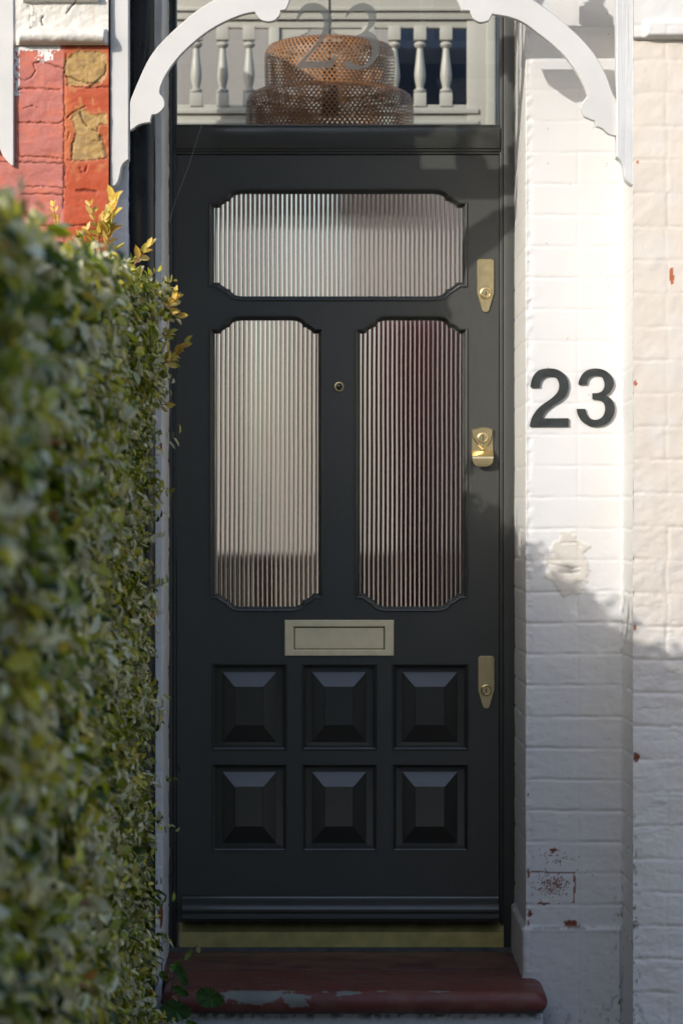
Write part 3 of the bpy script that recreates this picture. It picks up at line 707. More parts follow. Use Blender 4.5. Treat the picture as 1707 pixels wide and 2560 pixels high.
q = MB(); q.shape([to_units(smooth_loop(sh, 3, 60), -5)], -9, -3, 3.0); q.build('shield', M['brass'], la, 'auto')
cx, cz = PX(1205.5, 1095, -8)
q = MB(); q.lathe(cx, cz, [(13.6, -8), (13.6, -10), (12, -13), (9.8, -13.5), (9.4, -12), (.01, -12)], 28, 'Y'); q.build('cylinder', M['brass'], la, 'auto')
q = MB(); q.box(cx-1.2, cx+1.2, -13.4, -11.8, cz-8, cz+8); q.build('keyway', M['keyway'], la)
lettering('BANHAM', 7.0, cx, -9.4, PX(0, 1077, -8)[1], la, M['brass'], .009)

# ================================================================== HOUSE NUMBERS ON THE WALL
n2 = [(92, 427), (95, 390), (105, 330), (130, 265), (170, 205), (225, 160), (290, 138), (370, 130), (450, 135), (520, 152), (590, 192), (645, 245), (675, 310), (687, 380), (685, 450), (665, 520), (625, 585), (560, 640), (480, 690), (410, 740), (350, 790), (300, 850), (270, 913), (687, 913), (687, 1040), (80, 1040), (90, 980), (110, 910), (150, 840), (200, 770), (270, 705), (350, 650), (420, 600), (470, 555), (510, 510), (535, 455), (542, 405), (535, 345), (510, 295), (470, 262), (425, 250), (380, 250), (330, 262), (285, 288), (252, 330), (238, 380), (235, 427)]
n3 = [(843, 383), (850, 330), (875, 270), (915, 210), (975, 162), (1050, 137), (1120, 132), (1200, 142), (1280, 175), (1345, 230), (1385, 300), (1397, 370), (1385, 430), (1350, 490), (1310, 530), (1265, 553), (1320, 582), (1370, 630), (1402, 690), (1413, 760), (1405, 830), (1375, 905), (1330, 965), (1265, 1012), (1190, 1038), (1110, 1045), (1030, 1035), (950, 1000), (885, 945), (840, 870), (820, 800), (815, 766), (950, 766), (958, 810), (975, 855), (1005, 895), (1050, 927), (1110, 938), (1170, 925), (1220, 888), (1250, 835), (1263, 770), (1255, 710), (1230, 660), (1185, 630), (1130, 615), (1062, 612), (1062, 520), (1110, 520), (1160, 512), (1205, 492), (1235, 455), (1252, 400), (1248, 345), (1232, 298), (1210, 262), (1160, 243), (1110, 240), (1060, 247), (1015, 275), (985, 320), (975, 383)]
for d, ch in ((n2, '2'), (n3, '3')):
    lp = smooth_loop([(1310+a/6.272, 900+b/6.272) for a, b in d], 2, 50)
    q = MB(); q.shape([to_units(lp, -470)], -470.6, -464.5, .5)
    cx, cz = PX(1310+(400 if ch == '2' else 1130)/6.272, 1066, -472)
    o = q.build('house_number', M['digit'], None, 'auto', loc=WP(cx, -466, cz)); meta(o, 'black bold figure %s fixed on the white wall %s' % (ch, 'nearer the door' if ch == '2' else 'nearer the cream wall'), 'house number', 'black house numbers on the white wall')

# ================================================================== FRONT STEP
step = empty('front_step', WP(20, -350, -1408), 'worn dark red painted doorstep with rounded nosing and grey chips', 'step')
zt_ = -1097.0; rN = 27.0
xs_ = np.concatenate([np.linspace(-414, -380, 14), np.linspace(-378, 440, 300), np.linspace(442, 472, 16)])
prof = [(-335, zt_)]+[(y, zt_) for y in np.linspace(-345, -655, 90)]
for t in np.linspace(0, 180, 34)[1:]:
    a = math.radians(t); prof.append((-660-rN*math.sin(a), zt_-rN+rN*math.cos(a)))
prof += [(-640, zt_-2*rN), (-600, zt_-2*rN)]
prof = np.array(prof); XX, PY = np.meshgrid(xs_, prof[:, 0]); _, PZ = np.meshgrid(xs_, prof[:, 1])
e = np.minimum(XX+414, 472-XX); rr = 30.0; shr = np.where(e < rr, rr-np.sqrt(np.clip(rr**2-(rr-e)**2, 0, None)), 0)
YY = np.where(PY < -600, PY+shr*np.clip((-600-PY)/60, 0, 1), PY); ZZ = PZ+(zt_-rN-PZ)*(shr/rr)*.9*(PY < -470)
s_ = np.concatenate([[0], np.cumsum(np.hypot(np.diff(prof[:, 0]), np.diff(prof[:, 1])))]); _, SS = np.meshgrid(xs_, s_)
lump = (fbm(XX/60, SS/30, 401)-.5)*4
ipx = XX/K(-680)+853; ipy = 1280-ZZ/.915
nn = fbm(XX/14, SS/10, 405)-.5
def ell(cx, cs, rx, rs): return np.hypot((ipx-cx)/rx, (SS-cs)/rs)+nn*1.1
sN = 325.0      # arc length where the nosing starts to turn
chip = (ell(640, sN+20, 88, 22) < 1) | (ell(740, sN+34, 36, 18) < .9) | (ell(812, sN+10, 12, 5) < .9) | (ell(872, sN+14, 36, 8) < .9) | (ell(952, sN+8, 14, 4) < .9) | (ell(1100, sN+8, 30, 5) < .9) | (ell(845, sN+22, 6, 4) < .9)
spk = vnoise(XX/3, SS/3, 411) > .965
Y2 = YY; Z2 = ZZ+lump*.6
C = np.ones(XX.shape+(3,))*np.array((.15, .034, .025))
C = mix(C, (.17, .06, .04), sstep(.45, .7, fbm(XX/40, SS/25, 413)))
C = mix(C, (.13, .075, .06), (SS < 200)*sstep(.5, .65, fbm(XX/70, SS/8, 415))*.6)
C = mix(C, (.20, .20, .175), chip.astype(float)); C = mix(C, (.24, .2, .18), spk*(SS < sN+60)*.8)
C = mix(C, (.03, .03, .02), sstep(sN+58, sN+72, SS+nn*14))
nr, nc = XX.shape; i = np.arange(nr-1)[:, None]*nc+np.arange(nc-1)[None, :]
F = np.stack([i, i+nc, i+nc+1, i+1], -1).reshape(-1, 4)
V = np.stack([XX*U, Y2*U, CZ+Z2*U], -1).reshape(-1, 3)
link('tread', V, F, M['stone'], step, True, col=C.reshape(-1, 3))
q = MB(); q.box(-445, 445, -343, 40, -1408, zt_+2, 1.5); o = q.build('timber_sill', M['sillwood'], step, 'auto'); o['label'] = 'weathered brown timber sill'
q = MB(); q.box(-445, 445, -30, 10, zt_+2, 1280-2366); q.build('sealant_line', M['sealant'], step)
def disp_r(SS, XX, YY, ZZ): return (fbm(SS/40, ZZ/40, 431)-.5)*6
def col_r(SS, XX, YY, ZZ):
    C = np.ones(XX.shape+(3,))*np.array((.62, .62, .64)); return mix(C, (.05, .05, .04), sstep(.5, .62, fbm(SS/12, ZZ/12, 433))*sstep(-1175, -1150, ZZ))
sheet('riser', [(-414, -600, 0), (-414, -642, 8), (462, -642, 6), (462, -560, 8)], np.arange(-1410, -1146, 6), disp_r, col_r, M['wall'], step)

# ================================================================== PORCH SCREEN
YP = -712
porch = empty('porch_screen', WP(75, YP+20, 1240), 'white fretwork porch screen with arched brackets, posts and turned spindles', 'porch screen')
LB = [(985/1.836, 0), (452, 60), (419, 90), (389, 123), (368, 155), (349, 196), (330, 242), (325.5, 261), (325.5, 326), (333, 322), (345, 313), (360, 308), (376, 306), (377, 297), (380, 287), (395, 284), (408.5, 271), (412, 259), (408, 245), (399, 234), (401, 218), (414, 188), (436, 155), (463, 125), (490, 101), (523, 76), (566, 52), (610, 35), (637, 30), (644, 42), (656, 51), (673, 54), (689, 49), (700, 35), (701.5, 26), (713.5, 24.5), (719, 13.6), (724, 0), (728, -14), (560, -14)]
LB[0] = (536, -1); LB.insert(1, (490, 28))
RB = [(1136, -14), (1141.7, 0), (1147, 12), (1153.6, 26), (1173, 27), (1180, 43.6), (1190, 52), (1201.6, 56), (1220.6, 52), (1230, 35), (1267, 41), (1305, 54.5), (1343, 82), (1381, 112), (1414, 144), (1441, 182), (1460, 218), (1468.5, 242), (1455, 256), (1451, 272), (1459, 291), (1477, 299.5), (1485, 301), (1489, 316), (1504, 321), (1520, 335), (1540, 340), (1541, 261), (1528, 229), (1515, 191), (1490, 144), (1463, 109), (1430, 76), (1389.5, 41), (1359.5, 19), (1332, 0), (1308, -14)]
for B_, nm in ((LB, 'left'), (RB, 'right')):
    q = MB(); q.shape([to_units(smooth_loop(B_, 3, 40), YP+3)], YP+3, YP+27, 1.4); o = q.build('arch_bracket', M['timber_white'], porch, 'auto')
lpst = [(275, -420), (275, 462), (280, 467), (288, 464), (295, 455), (300.6, 436), (304, 417), (312, 406), (322, 399), (322, -420)]
rpst = [(1540, -420), (1540, 392), (1550, 400), (1556, 412), (1560, 440), (1566, 452), (1577, 461), (1583, 464), (1586, 462), (1588, 300), (1594, 150), (1595, -420)]
q = MB(); q.shape([to_units(smooth_loop(lpst, 2, 40), YP)], YP, YP+45, 2); q.build('post', M['timber_white'], porch, 'auto')
q = MB(); q.shape([to_units(smooth_loop(rpst, 2, 40), YP-8)], YP-8, YP+45, 2); o = q.build('post', M['timber_worn'], porch, 'auto'); o['label'] = 'weathered greyish post with flaking paint'
XPL = PX(322, 0, YP)[0]; XPR = PX(1540, 0, YP)[0]
q = MB(); q.box(XPL-4, XPR+4, YP-4, YP+34, 1224, 1276, 3); q.box(XPL-4, XPR+4, YP+4, YP+26, 1276, 1284, 2); q.build('lower_rail', M['timber_white'], porch, 'auto')
q = MB(); q.box(XPL-4, XPR+4, YP-4, YP+34, 1526, 1600, 3); q.build('upper_rail', M['timber_white'], porch, 'auto')
def spindle(cx, cy, z0, z1, w, mat, parent, smooth='auto'):
    h = z1-z0; a = w/2; q = MB()
    q.box(cx-a, cx+a, cy-a, cy+a, z0, z0+h*.17, 1); q.box(cx-a, cx+a, cy-a, cy+a, z1-h*.17, z1, 1)
    pr_ = [(.55, .17), (.95, .185), (1.0, .21), (.6, .23), (.62, .26), (.85, .33), (.92, .40), (.8, .5), (.62, .62), (.52, .70), (.5, .73), (.85, .75), (1.0, .775), (.85, .80), (.55, .815), (.9, .83)]
    q.lathe(cx, cy, [(r*a, z0+t*h) for r, t in pr_], 16); return q.build('spindle', mat, parent, smooth)
for i in range(7): spindle(-345+144*i, YP+15, 1282, 1528, 42, M['timber_white'], porch)
# shaped corner piece between post and first spindle
cpc = [(XPL-2, 1528), (XPL-2, 1370), (XPL+14, 1364), (XPL+34, 1368), (XPL+50, 1378), (XPL+58, 1392), (XPL+60, 1410), (XPL+72, 1428), (XPL+84, 1452), (XPL+90, 1490), (XPL+110, 1528)]
q = MB(); q.shape([cpc], YP+4, YP+26, 1.2); q.build('corner_fret', M['timber_white'], porch, 'auto')
nb = [(34.5, -420), (35, 414), (28, 413), (18, 402), (8, 390), (0, 372), (-10, 350), (-14, 320), (-14, -420)]
q = MB(); q.shape([to_units(smooth_loop(nb, 2, 40), -733)], -733, -712, 2); o = q.build('neighbour_post', M['timber_white'], None, 'auto', loc=P(10, 400, YP)); meta(o, 'white timber post end of the next porch at the left edge', 'post')

# ================================================================== DRAINPIPE
dp = empty('drainpipe', WP(-461, -600, -1408), 'glossy black round drainpipe beside the white post', 'drainpipe')
q = MB(); q.lathe(-461, -600, [(31.5, z) for z in np.linspace(-1408, 1500, 40)], 40); q.build('pipe', M['blackgloss'], dp, 'auto')
for zc in (-420, 690+900):
    q = MB(); q.lathe(-461, -600, [(33, zc-24), (36.5, zc-22), (36.5, zc+20), (38.5, zc+22), (38.5, zc+30), (33, zc+32)], 40); q.build('collar', M['blackgloss'], dp, 'auto')

# ================================================================== HALL SEEN THROUGH THE GLASS
q = MB(); q.box(-700, 700, 60, 2700, -1120, -1095); o = q.build('hall_floor', M['hallfloor']); meta(o, kind='structure')
q = MB(); q.box(-700, -640, 92, 1350, -1094, 1560); q.box(-700, -640, 1350, 2700, -1094, -650); q.box(640, 700, 62, 2700, -1094, 1020); q.box(-640, 640, 2640, 2700, -1094, 1900)  # roofless, side walls cut low to let sun and sky light in
o = q.build('hall_walls', M['plaster'], loc=WP(0, 1300, -1094)); meta(o, 'pale plastered hall walls seen through the fanlight', 'wall')
# fretwork screen in the hall
YS = 1700; scr = empty('hall_screen', WP(20, YS, 1100), 'cream balustrade screen of turned spindles behind the fanlight glass', 'balustrade')
def sx(px): return (px-853)*K(YS)
def sz(py): return (1280-py)*K(YS)
q = MB(); q.box(sx(380), sx(1195), YS-14, YS+30, sz(312), sz(302), 3); q.box(sx(380), sx(1195), YS-2, YS+24, sz(303), sz(284), 2); q.box(sx(380), sx(1195), YS-14, YS+30, sz(285), sz(272), 3); q.box(sx(380), sx(1195), YS-4, YS+24, sz(272), sz(262), 2)
q.box(sx(380), sx(1195), YS-4, YS+24, sz(420), sz(311), 2)
q.build('bottom_rail', M['cream'], scr, 'auto')
q = MB(); q.box(sx(380), sx(1195), YS-14, YS+30, sz(50), sz(24), 3); q.box(sx(380), sx(1195), YS-24, YS+30, sz(30), sz(20), 3); q.box(sx(380), sx(1195), YS-2, YS+24, sz(70), sz(50), 2); q.box(sx(380), sx(1300), YS-10, YS+24, sz(20), sz(-120), 2); q.build('top_rail', M['cream'], scr, 'auto')
for pxc in (490, 556, 622, 920, 985, 1049, 1114): spindle(sx(pxc), YS+10, sz(266), sz(66), 34*1.1, M['cream'], scr)
q = MB(); q.box(sx(672), sx(698), YS-6, YS+26, sz(262), sz(68), 2); q.build('post', M['cream'], scr, 'auto'); q = MB(); q.box(sx(1166), sx(1222), YS-6, YS+26, sz(420), sz(-20), 3); q.box(sx(1214), sx(1236), YS-22, YS+20, sz(700), sz(-100), 3); q.box(sx(1236), sx(1290), YS-4, YS+20, sz(700), sz(-100), 2); q.build('post', M['cream'], scr, 'auto')
for sg, xc in ((1, 698), (-1, 905)):
    pts = [(xc, 62), (xc, 110)]+[(xc+sg*a, b) for a, b in ((20, 106), (48, 92), (70, 82), (84, 62))]
    q = MB(); q.shape([to_units(pts, YS+4)], YS+4, YS+20, 1); q.build('bracket', M['cream'], scr, 'auto')
q = MB(); YB = 2100  # flat sheet whose dark colour stands in for an unlit opening
q.shape([prect(985, 1190, 60, 330, YB)], YB, YB+30, 1); o = q.build('dark_opening_sheet', M['darkroom'], None, 'auto', loc=P(1090, 330, YB)); meta(o, 'flat dark blue sheet painted in for the dark opening behind the right end of the hall spindles', 'panel')
# lampshade
YL = 970; kL = K(YL); lcx = (823-60-0+0)*0+((565+948)/2*1.0887-853)*kL
lamp = empty('pendant_lamp', WP(lcx, YL, 1275*kL*1.0), 'woven bamboo pendant lampshade with stepped tiers hanging behind the fanlight', 'lampshade')
def weave(name, prof, nrib, wid, twist, parent):
    prof = np.array(prof, float); seg = np.concatenate([[0], np.cumsum(np.hypot(np.diff(prof[:, 0]), np.diff(prof[:, 1])))])
    n = 26; t = np.linspace(0, seg[-1], n); R = np.interp(t, seg, prof[:, 0]); Z = np.interp(t, seg, prof[:, 1])
    V = []; F = []
    for sg in (1, -1):
        for i in range(nrib):
            th = 2*math.pi*i/nrib+sg*twist*np.cumsum(np.concatenate([[0], np.diff(t)/(R[1:]+60)]))
            hw = wid/2/np.maximum(R, 30); rr_ = R+sg*1.2; b = len(V)
            for a, r, z, h in zip(th, rr_, Z, hw):
                V.append(WP(lcx+r*math.cos(a-h), YL+r*math.sin(a-h), z)); V.append(WP(lcx+r*math.cos(a+h), YL+r*math.sin(a+h), z))
            for k in range(n-1): F.append((b+2*k, b+2*k+1, b+2*k+3, b+2*k+2))
    return link(name, V, F, M['rattan'], parent)
zz = lambda py: (1280-py)*kL
r1 = 149*1.0887*kL; r2 = 191.5*1.0887*kL
weave('upper_tier', [(40, zz(100)), (r1*.72, zz(103)), (r1*.92, zz(114)), (r1*.985, zz(128)), (r1, zz(145)), (r1*.99, zz(235))], 84, 5.2, 1.0, lamp)
weave('lower_tier', [(r1*.9, zz(222)), (r2*.86, zz(226)), (r2*.965, zz(238)), (r2, zz(258)), (r2*1.005, zz(300)), (r2, zz(400)), (r2*.97, zz(556))], 104, 5.6, 1.0, lamp)
q = MB(); q.tube([WP(lcx, YL, zz(150)), WP(lcx, YL, 2250)], .0035, 6); q.build('cord', M['flex'], lamp)
q = MB(); q.lathe(lcx, YL, [(1, zz(140)), (14, zz(150)), (22, zz(200)), (24, zz(290)), (2, zz(292))], 16); q.build('bulb_holder', M['flex'], lamp, 'auto')
# red curtain and oak cabinet, blurred by the reeded glass
v = []; f = []; nx_, nz_ = 90, 3
for iz in range(nz_):
    for ix in range(nx_):
        x = 60+ix*5.4; y = 1250+22*math.sin(ix*.55)+8*math.sin(ix*1.3); v.append(WP(x, y, [-1080, -200, 560][iz]))
for iz in range(nz_-1):
    for ix in range(nx_-1): a = iz*nx_+ix; f.append((a, a+1, a+nx_+1, a+nx_))
o = link('red_curtain', v, f, M['redcloth'], None, True, loc=WP(290, 1250, -1080)); md = o.modifiers.new('thick', 'SOLIDIFY'); md.thickness = .006; meta(o, 'dark red hanging cloth blurred behind the right hand reeded glass', 'curtain')
cab = empty('hall_cabinet', WP(-330, 1300, -1094), 'orange brown wooden cabinet blurred behind the left hand reeded glass', 'cabinet')
q = MB(); q.box(-520, -150, 1100, 1500, -1040, -150, 4); q.build('carcass', M['oak'], cab, 'auto')
q = MB(); q.box(-535, -135, 1085, 1510, -150, -120, 4); q.build('cabinet_top', M['oak'], cab, 'auto')
for x in (-325, -345): q = MB(); q.lathe(x+(20 if x == -325 else -8), -550, [(9, 1100), (12, 1088), (.01, 1084)], 12, 'Y'); q.build('knob', M['brass'], cab, 'auto')
for x in (-505, -185):
    for y in (1110, 1470): q = MB(); q.box(x, x+22, y, y+22, -1094, -1038, 1); q.build('foot', M['oak'], cab)

# ================================================================== HOUSES ACROSS THE ROAD (out of view, added to block bright sky from door reflections)
op = empty('sky_blocking_houses', (0, -27, 0), 'unseen brown brick house row across the road, added to darken reflections', 'house')
q = MB(); q.box(-40000, 40000, -34000, -27000, -1440, 8600); q.build('wall', M['oppbrick'], op)
for k in range(-3, 4):
    for z in (-500, 1900): q = MB(); q.box(k*4200-700, k*4200+700, -26990, -26970, z, z+1600); q.build('window', M['white_strip'], op)
q = MB(); v = [WP(x, y, z) for x in (-40500, 40500) for y, z in ((-26500, 8600), (-34500, 8600), (-30500, 10500))]; q.add(v, [(0, 1, 2), (3, 5, 4), (0, 2, 5, 3), (1, 4, 5, 2), (0, 3, 4, 1)]); q.build('roof', M['road'], op)
for k in range(-8, 9): pass

# ================================================================== HEDGE
def Htop(yd):
    k = 1+yd/DC; return 372+(484-372)*sstep(.58, .88, k)
def leaves(Pb, Dl, Nl, Ln, Wd, C):       # arrays -> verts, faces, colours (quads)
    Sd = np.cross(Dl, Nl); Sd /= np.linalg.norm(Sd, axis=1)[:, None]+1e-9
    Ln = Ln[:, None]; Wd = Wd[:, None]; n = len(Pb)
    cup = Nl*Wd*.22; bend = -Nl*Ln*.10
    v = np.stack([Pb, Pb+Dl*Ln*.30+Sd*Wd*.45+cup, Pb+Dl*Ln*.68+Sd*Wd*.40+cup+bend*.5, Pb+Dl*Ln+bend, Pb+Dl*Ln*.68-Sd*Wd*.40+cup+bend*.5, Pb+Dl*Ln*.30-Sd*Wd*.45+cup], 1)
    i = np.arange(n)[:, None]*6
    F = np.concatenate([i+np.array([[0, 1, 2, 3]]), i+np.array([[0, 3, 4, 5]])], 0)
    return v.reshape(-1, 3), F, np.repeat(C, 6, axis=0)
hedge = empty('privet_hedge', WP(-900, -2200, -1408), 'tall privet hedge with glossy green and yellow leaves, left of the door', 'hedge')
XH = -436.0
def face_x(yd, z):     # right face of the hedge
    return XH+14*sstep(150, 480, z)*sstep(-1500, -900, yd)+(fbm(yd/170, z/150, 501)-.5)*70+(fbm(yd/60, z/60, 503)-.5)*50-14*sstep(400, -300, z)-25*sstep(500, 560, z)+18*sstep(-500, -1100, z)
NS = 15000
# shoots: start points on right face, top and far end
r = rng.random(NS); yd = -780-3600*rng.random(NS)**1.25; z = -1400+(Htop(yd)+1400)*rng.random(NS)
hol = sstep(.50, .36, fbm(yd/75, z/75, 541)); x = face_x(yd, z)-rng.random(NS)**1.3*75-28-hol*55; out = np.stack([np.ones(NS), -.35*np.ones(NS), .25*np.ones(NS)], 1)
nt_ = NS//5; yt = -780-3600*rng.random(nt_)**1.2; xt = XH-20-rng.random(nt_)*620; zt2 = Htop(yt)-20-rng.random(nt_)*50+18*(XH-xt)/600+(fbm(xt/120, yt/150, 511)-.5)*60
ne = NS//6; ze = -1380+(560+1380)*rng.random(ne); xe = XH-15-rng.random(ne)*560; ye = -800-rng.random(ne)*50
X_ = np.concatenate([x, xt, xe]); Y_ = np.concatenate([yd, yt, ye]); Z_ = np.concatenate([z, zt2, ze+18*(XH-xe)/600])
OU = np.concatenate([out, np.tile([[.15, 0, 1.0]], (nt_, 1)), np.tile([[.2, 1, .3]], (ne, 1))])
n = len(X_); Dr = OU+rng.normal(0, .55, (n, 3)); Dr[:, 2] += .25; Dr /= np.linalg.norm(Dr, axis=1)[:, None]
HOL = np.concatenate([hol, np.zeros(nt_+ne)]); ln = rng.uniform(35, 88, n); longs = rng.random(n) < .05; ln[longs] *= 1.5
B0 = np.stack([X_, Y_, Z_], 1)
per = 8; tt = (np.arange(per)+.5)/per
kind = rng.random(n)
PB = []; DL = []; NL = []; LN = []; WD = []; CC = []
pal = np.array([(.05, .085, .006), (.17, .22, .012), (.32, .35, .025), (.50, .46, .06), (.50, .48, .07), (.66, .52, .10), (.45, .19, .06), (.64, .60, .34), (.78, .75, .50)])  # last two, the pale leaves, also stand in for glints
for k in range(per):
    for sg in (1, -1):
        jit = rng.normal(0, .4, (n, 3)); side = np.cross(Dr, rng.normal(0, 1, (n, 3))); side /= np.linalg.norm(side, axis=1)[:, None]
        d = Dr*.45+side*sg+jit*.4; d /= np.linalg.norm(d, axis=1)[:, None]
        nl = np.cross(d, rng.normal(0, 1, (n, 3))); nl[:, 2] = np.abs(nl[:, 2])+.1; nl[:, 0] = np.abs(nl[:, 0])+1.0
        nl -= d*np.sum(nl*d, 1)[:, None]; nl /= np.linalg.norm(nl, axis=1)[:, None]
        p = B0+Dr*(ln*tt[k])[:, None]
        keep = (rng.random(n) < .66) & (rng.random(n) > .75*HOL)
        L_ = rng.uniform(16, 35, n)*(1+.75*sstep(-1300, -3300, Y_))*(1.1-.35*tt[k]); 
        idx = np.clip((kind*4.2+rng.normal(0, .7, n)), 0, 3.99).astype(int)
        yel = (kind > .94) | ((rng.random(n) < .09)); idx = np.where(yel, 4+(rng.random(n) < .45), idx); idx = np.where(rng.random(n) < .006, 6, idx); pale = rng.random(n) < (.13+.36*(fbm(Y_/110, Z_/110, 533) > .47)); idx = np.where(pale, 7+(rng.random(n) < .4), idx)
        c = np.minimum(pal[idx]*rng.uniform(.55, 1.4, (n, 1)), .85)
        PB.append(p[keep]); DL.append(d[keep]); NL.append(nl[keep]); LN.append(L_[keep]); WD.append((L_*rng.uniform(.42, .58, n))[keep]); CC.append(c[keep])
PB = np.concatenate(PB); DL = np.concatenate(DL); NL = np.concatenate(NL); LN = np.concatenate(LN); WD = np.concatenate(WD); CC = np.concatenate(CC)
V, F, C6 = leaves(PB, DL, NL, LN, WD, CC)
V = V*U+np.array([0, 0, CZ]); link('foliage', V, F, M['leaf'], hedge, False, col=C6)
q = MB()
for k in rng.choice(n, 4200, replace=False):
    a = B0[k]-Dr[k]*25; b = B0[k]+Dr[k]*ln[k]; q.tube([WP(*a), WP(*(.5*a+.5*b+rng.normal(0, 3, 3))), WP(*b)], [.0016, .0013, .0007], 3)
for k in range(160):      # old wood inside
    yk = -800-3300*rng.random(); xk = XH-90-rng.random()*200; zk = -1400
    pts = [WP(xk, yk, zk)]
    for j in range(6): xk += rng.normal(8, 22); yk += rng.normal(0, 30); zk += (Htop(yk)+1330)/6; pts.append(WP(min(xk, XH-60), yk, zk))
    q.tube(pts, [.010, .009, .008, .006, .004, .003, .002], 5)
q.build('twigs', M['bark'], hedge, False)
# solid core behind the leaves, its dark colour standing in for shade
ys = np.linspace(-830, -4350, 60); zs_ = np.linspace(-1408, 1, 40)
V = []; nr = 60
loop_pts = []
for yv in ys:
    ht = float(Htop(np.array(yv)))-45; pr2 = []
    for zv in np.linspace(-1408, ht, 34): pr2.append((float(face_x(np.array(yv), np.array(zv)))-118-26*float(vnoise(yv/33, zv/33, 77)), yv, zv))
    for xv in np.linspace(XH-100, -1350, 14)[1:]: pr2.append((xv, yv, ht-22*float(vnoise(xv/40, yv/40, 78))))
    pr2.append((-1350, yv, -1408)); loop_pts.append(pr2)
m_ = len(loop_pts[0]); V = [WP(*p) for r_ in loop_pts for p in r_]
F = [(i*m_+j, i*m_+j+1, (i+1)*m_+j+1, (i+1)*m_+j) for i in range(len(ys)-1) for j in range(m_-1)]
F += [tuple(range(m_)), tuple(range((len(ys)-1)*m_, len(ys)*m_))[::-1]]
link('inner_dark_core', V, F, M['core'], hedge, False)
# golden shoots on the outline
def shoot(base, tip, nl, size, name='golden_shoot'):
    a = np.array(base); b = np.array(tip); L_ = np.linalg.norm(b-a); d0 = (b-a)/L_
    q = MB(); mid = .5*(a+b)+np.array([rng.normal(0, 3), rng.normal(0, 3), 0]); q.tube([WP(*a), WP(*mid), WP(*b)], [.0017, .0014, .0009], 5)
    o = q.build(name, M['pinkstem'], hedge, False)
    Pb = []; Dd = []; Nn = []; Lq = []; Wq = []; Cq = []
    for k in range(nl):
        t = .25+.75*(k//2+.6)/(nl/2); p = a+(b-a)*min(t, 1)
        ang = rng.uniform(0, .9)+(k//2)*1.57; sg = 1 if k % 2 else -1
        e1 = np.cross(d0, [0, 1, 0]); e1 /= np.linalg.norm(e1); e2 = np.cross(d0, e1)
        s_ = (e1*math.cos(ang*.5)+e2*math.sin(ang))*sg
        d = d0*(.55+.5*t)+s_*(1.0-.45*t)+rng.normal(0, .12, 3); d /= np.linalg.norm(d)
        nn_ = np.array([-.35, -1.0, .45])+rng.normal(0, .35, 3); nn_ -= d*np.dot(nn_, d); nn_ /= np.linalg.norm(nn_)
        Pb.append(p); Dd.append(d); Nn.append(nn_); s1 = 1.3*size*rng.uniform(.8, 1.15)*(1.05-.25*t); Lq.append(s1); Wq.append(s1*rng.uniform(.42, .55))
        Cq.append(np.array([(.78, .56, .12), (.82, .64, .20), (.66, .42, .08), (.58, .52, .10)][rng.integers(0, 4)])*rng.uniform(.85, 1.1))
    V, F, C6 = leaves(np.array(Pb), np.array(Dd), np.array(Nn), np.array(Lq), np.array(Wq), np.array(Cq))
    V = V*U+np.array([0, 0, CZ]); link('golden_leaves', V, F, M['yleaf'], o, False, col=C6)
    o['label'] = 'shoot of golden yellow leaves'
def sh(px0, py0, px1, py1, nl, size, yd=-800):
    shoot((*[PX(px0, py0, yd)[0]], yd, PX(px0, py0, yd)[1]), (PX(px1, py1, yd)[0], yd+rng.uniform(-8, 8), PX(px1, py1, yd)[1]), nl, size)
sh(155, 625, 134, 512, 12, 20); sh(258, 628, 226, 508, 10, 20); sh(262, 625, 285, 492, 18, 29); sh(236, 640, 262, 545, 12, 23); sh(270, 640, 272, 560, 10, 25)
sh(330, 668, 372, 615, 6, 29, -790); sh(205, 640, 198, 585, 8, 20); sh(402, 790, 438, 748, 8, 30, -790); sh(392, 770, 415, 735, 6, 22, -790)
sh(398, 850, 425, 832, 6, 20, -790); sh(395, 915, 440, 888, 7, 24, -790); sh(392, 1010, 418, 1012, 5, 20, -790); sh(378, 950, 408, 870, 6, 22, -790)
sh(400, 905, 462, 862, 7, 26, -790); sh(392, 780, 448, 790, 6, 22, -790); sh(365, 1580, 378, 1545, 6, 16, -790); sh(240, 640, 216, 572, 10, 22); sh(385, 1830, 400, 1790, 6, 18, -790)

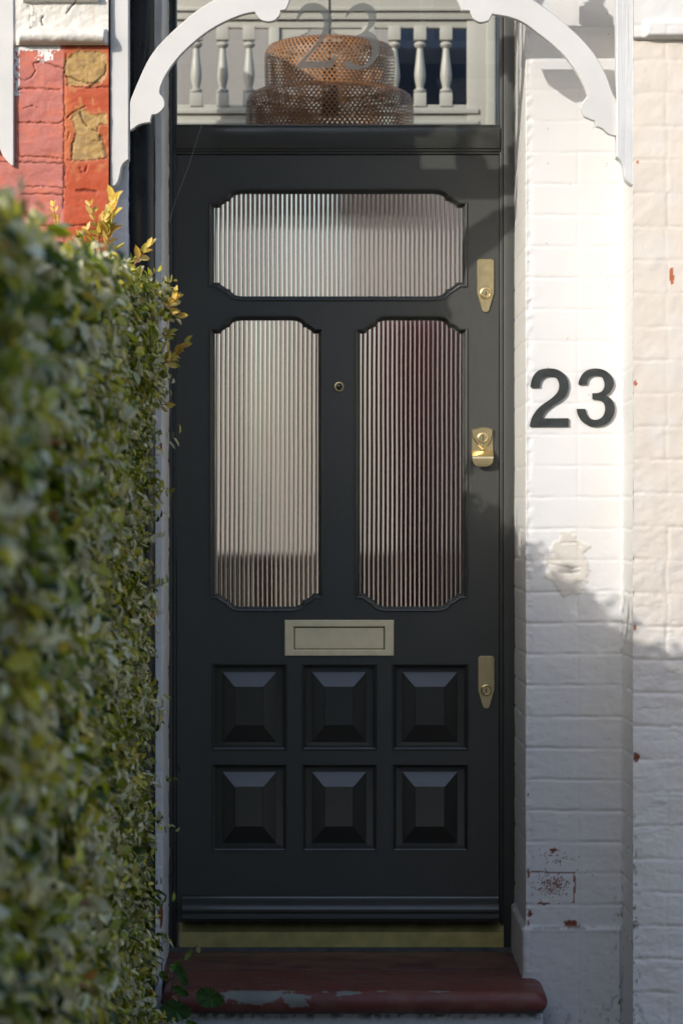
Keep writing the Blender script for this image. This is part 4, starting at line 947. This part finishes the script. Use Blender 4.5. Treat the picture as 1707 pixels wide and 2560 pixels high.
# ================================================================== WEED BY THE STEP
weed = empty('bramble_seedling', WP(-400, -760, -1408), 'small leafy plant with broad toothed leaves at the foot of the step', 'plant')
YW = -780
def wp(px, py, dy=0): x, z = PX(px, py, YW+dy); return WP(x, YW+dy, z)
q = MB(); q.tube([wp(405, 2620), wp(418, 2540), wp(430, 2470), wp(440, 2420), wp(470, 2385), wp(495, 2362)], [.002, .002, .0018, .0015, .001, .0006], 5)
q.tube([wp(418, 2500), wp(440, 2478), wp(480, 2468), wp(500, 2466)], [.0012, .001, .0008, .0006], 4); q.tube([wp(400, 2600), wp(415, 2560), wp(430, 2545)], [.0015, .001, .0008], 4)
q.build('stem', M['bark'], weed)
def broad(cx, cy, L_, Wd, ang, tilt, col, dy=0, serr=.06):
    pts = []; n = 40
    for i in range(n):
        t = 2*math.pi*i/n; rr_ = 1+serr*(1 if i % 2 else -1)
        u = math.cos(t)*L_/2*rr_; w_ = math.sin(t)*Wd/2*rr_*(1-.25*math.cos(t)); pts.append((u, w_))
    ca, sa = math.cos(ang), math.sin(ang); V = []; 
    for rr_ in (0, .33, .66, 1.0):
        for u, w_ in pts:
            u2, w2 = u*rr_, w_*rr_; dep = -abs(w2)*.35+2.2*math.sin(u2*.55+abs(w2)*.5)*rr_-(u2/L_)**2*16
            X2 = cx+ca*u2-sa*w2; Y2_ = cy+sa*u2+ca*w2; xx, zz_ = PX(X2, Y2_, YW+dy); V.append(WP(xx, YW+dy+dep+tilt*w2, zz_))
    F = [(k*n+i, k*n+(i+1) % n, (k+1)*n+(i+1) % n, (k+1)*n+i) for k in range(3) for i in range(n)]
    Cc = np.tile(np.array(col), (len(V), 1)); V_ = np.array(V); Cc = Cc*1.7
    rib = np.array([.72+.5*(abs(math.sin((i % n)*.47*3)) > .8) for i in range(len(V))]); Cc = Cc*rib[:, None]
    return link('leaf', V, F, M['leaf'], weed, True, col=Cc)
broad(525, 2494, 74, 52, .25, .3, (.05, .11, .03)); broad(440, 2527, 80, 56, .1, .2, (.045, .10, .028), -20); broad(455, 2440, 58, 26, 1.15, .3, (.06, .13, .03)); broad(440, 2415, 34, 22, -.6, .3, (.11, .19, .035))
broad(452, 2478, 46, 24, .5, .3, (.06, .14, .03)); broad(472, 2385, 32, 12, -1.0, .2, (.16, .22, .04)); broad(496, 2374, 16, 12, 1.2, .2, (.40, .34, .14)); broad(438, 2495, 20, 8, .9, .2, (.36, .25, .12)); broad(410, 2440, 30, 20, .9, .2, (.10, .16, .03)); broad(480, 2558, 34, 14, .3, .2, (.09, .17, .03))
# a thin cable running down behind the hedge
q = MB(); q.tube([P(270, 2500, -900), P(300, 2515, -880), P(335, 2532, -870), P(375, 2560, -860), P(400, 2620, -850)], .006, 8); o = q.build('black_cable', M['blackgloss'], None, True, loc=P(335, 2560, -880)); meta(o, 'thin black cable sloping down at the foot of the hedge', 'cable')
# spider threads
q = MB(); q.tube([P(504, 312, -60), P(470, 420, -120), P(437, 505, -200), P(422, 560, -300)], .00028, 3)
M['silk'] = painted('silk', (.7, .7, .68), .4, .02); o = q.build('spider_thread', M['silk'], None, False, loc=P(470, 420, -100)); meta(o, 'fine pale spider thread slanting across the top left of the door', 'cobweb')
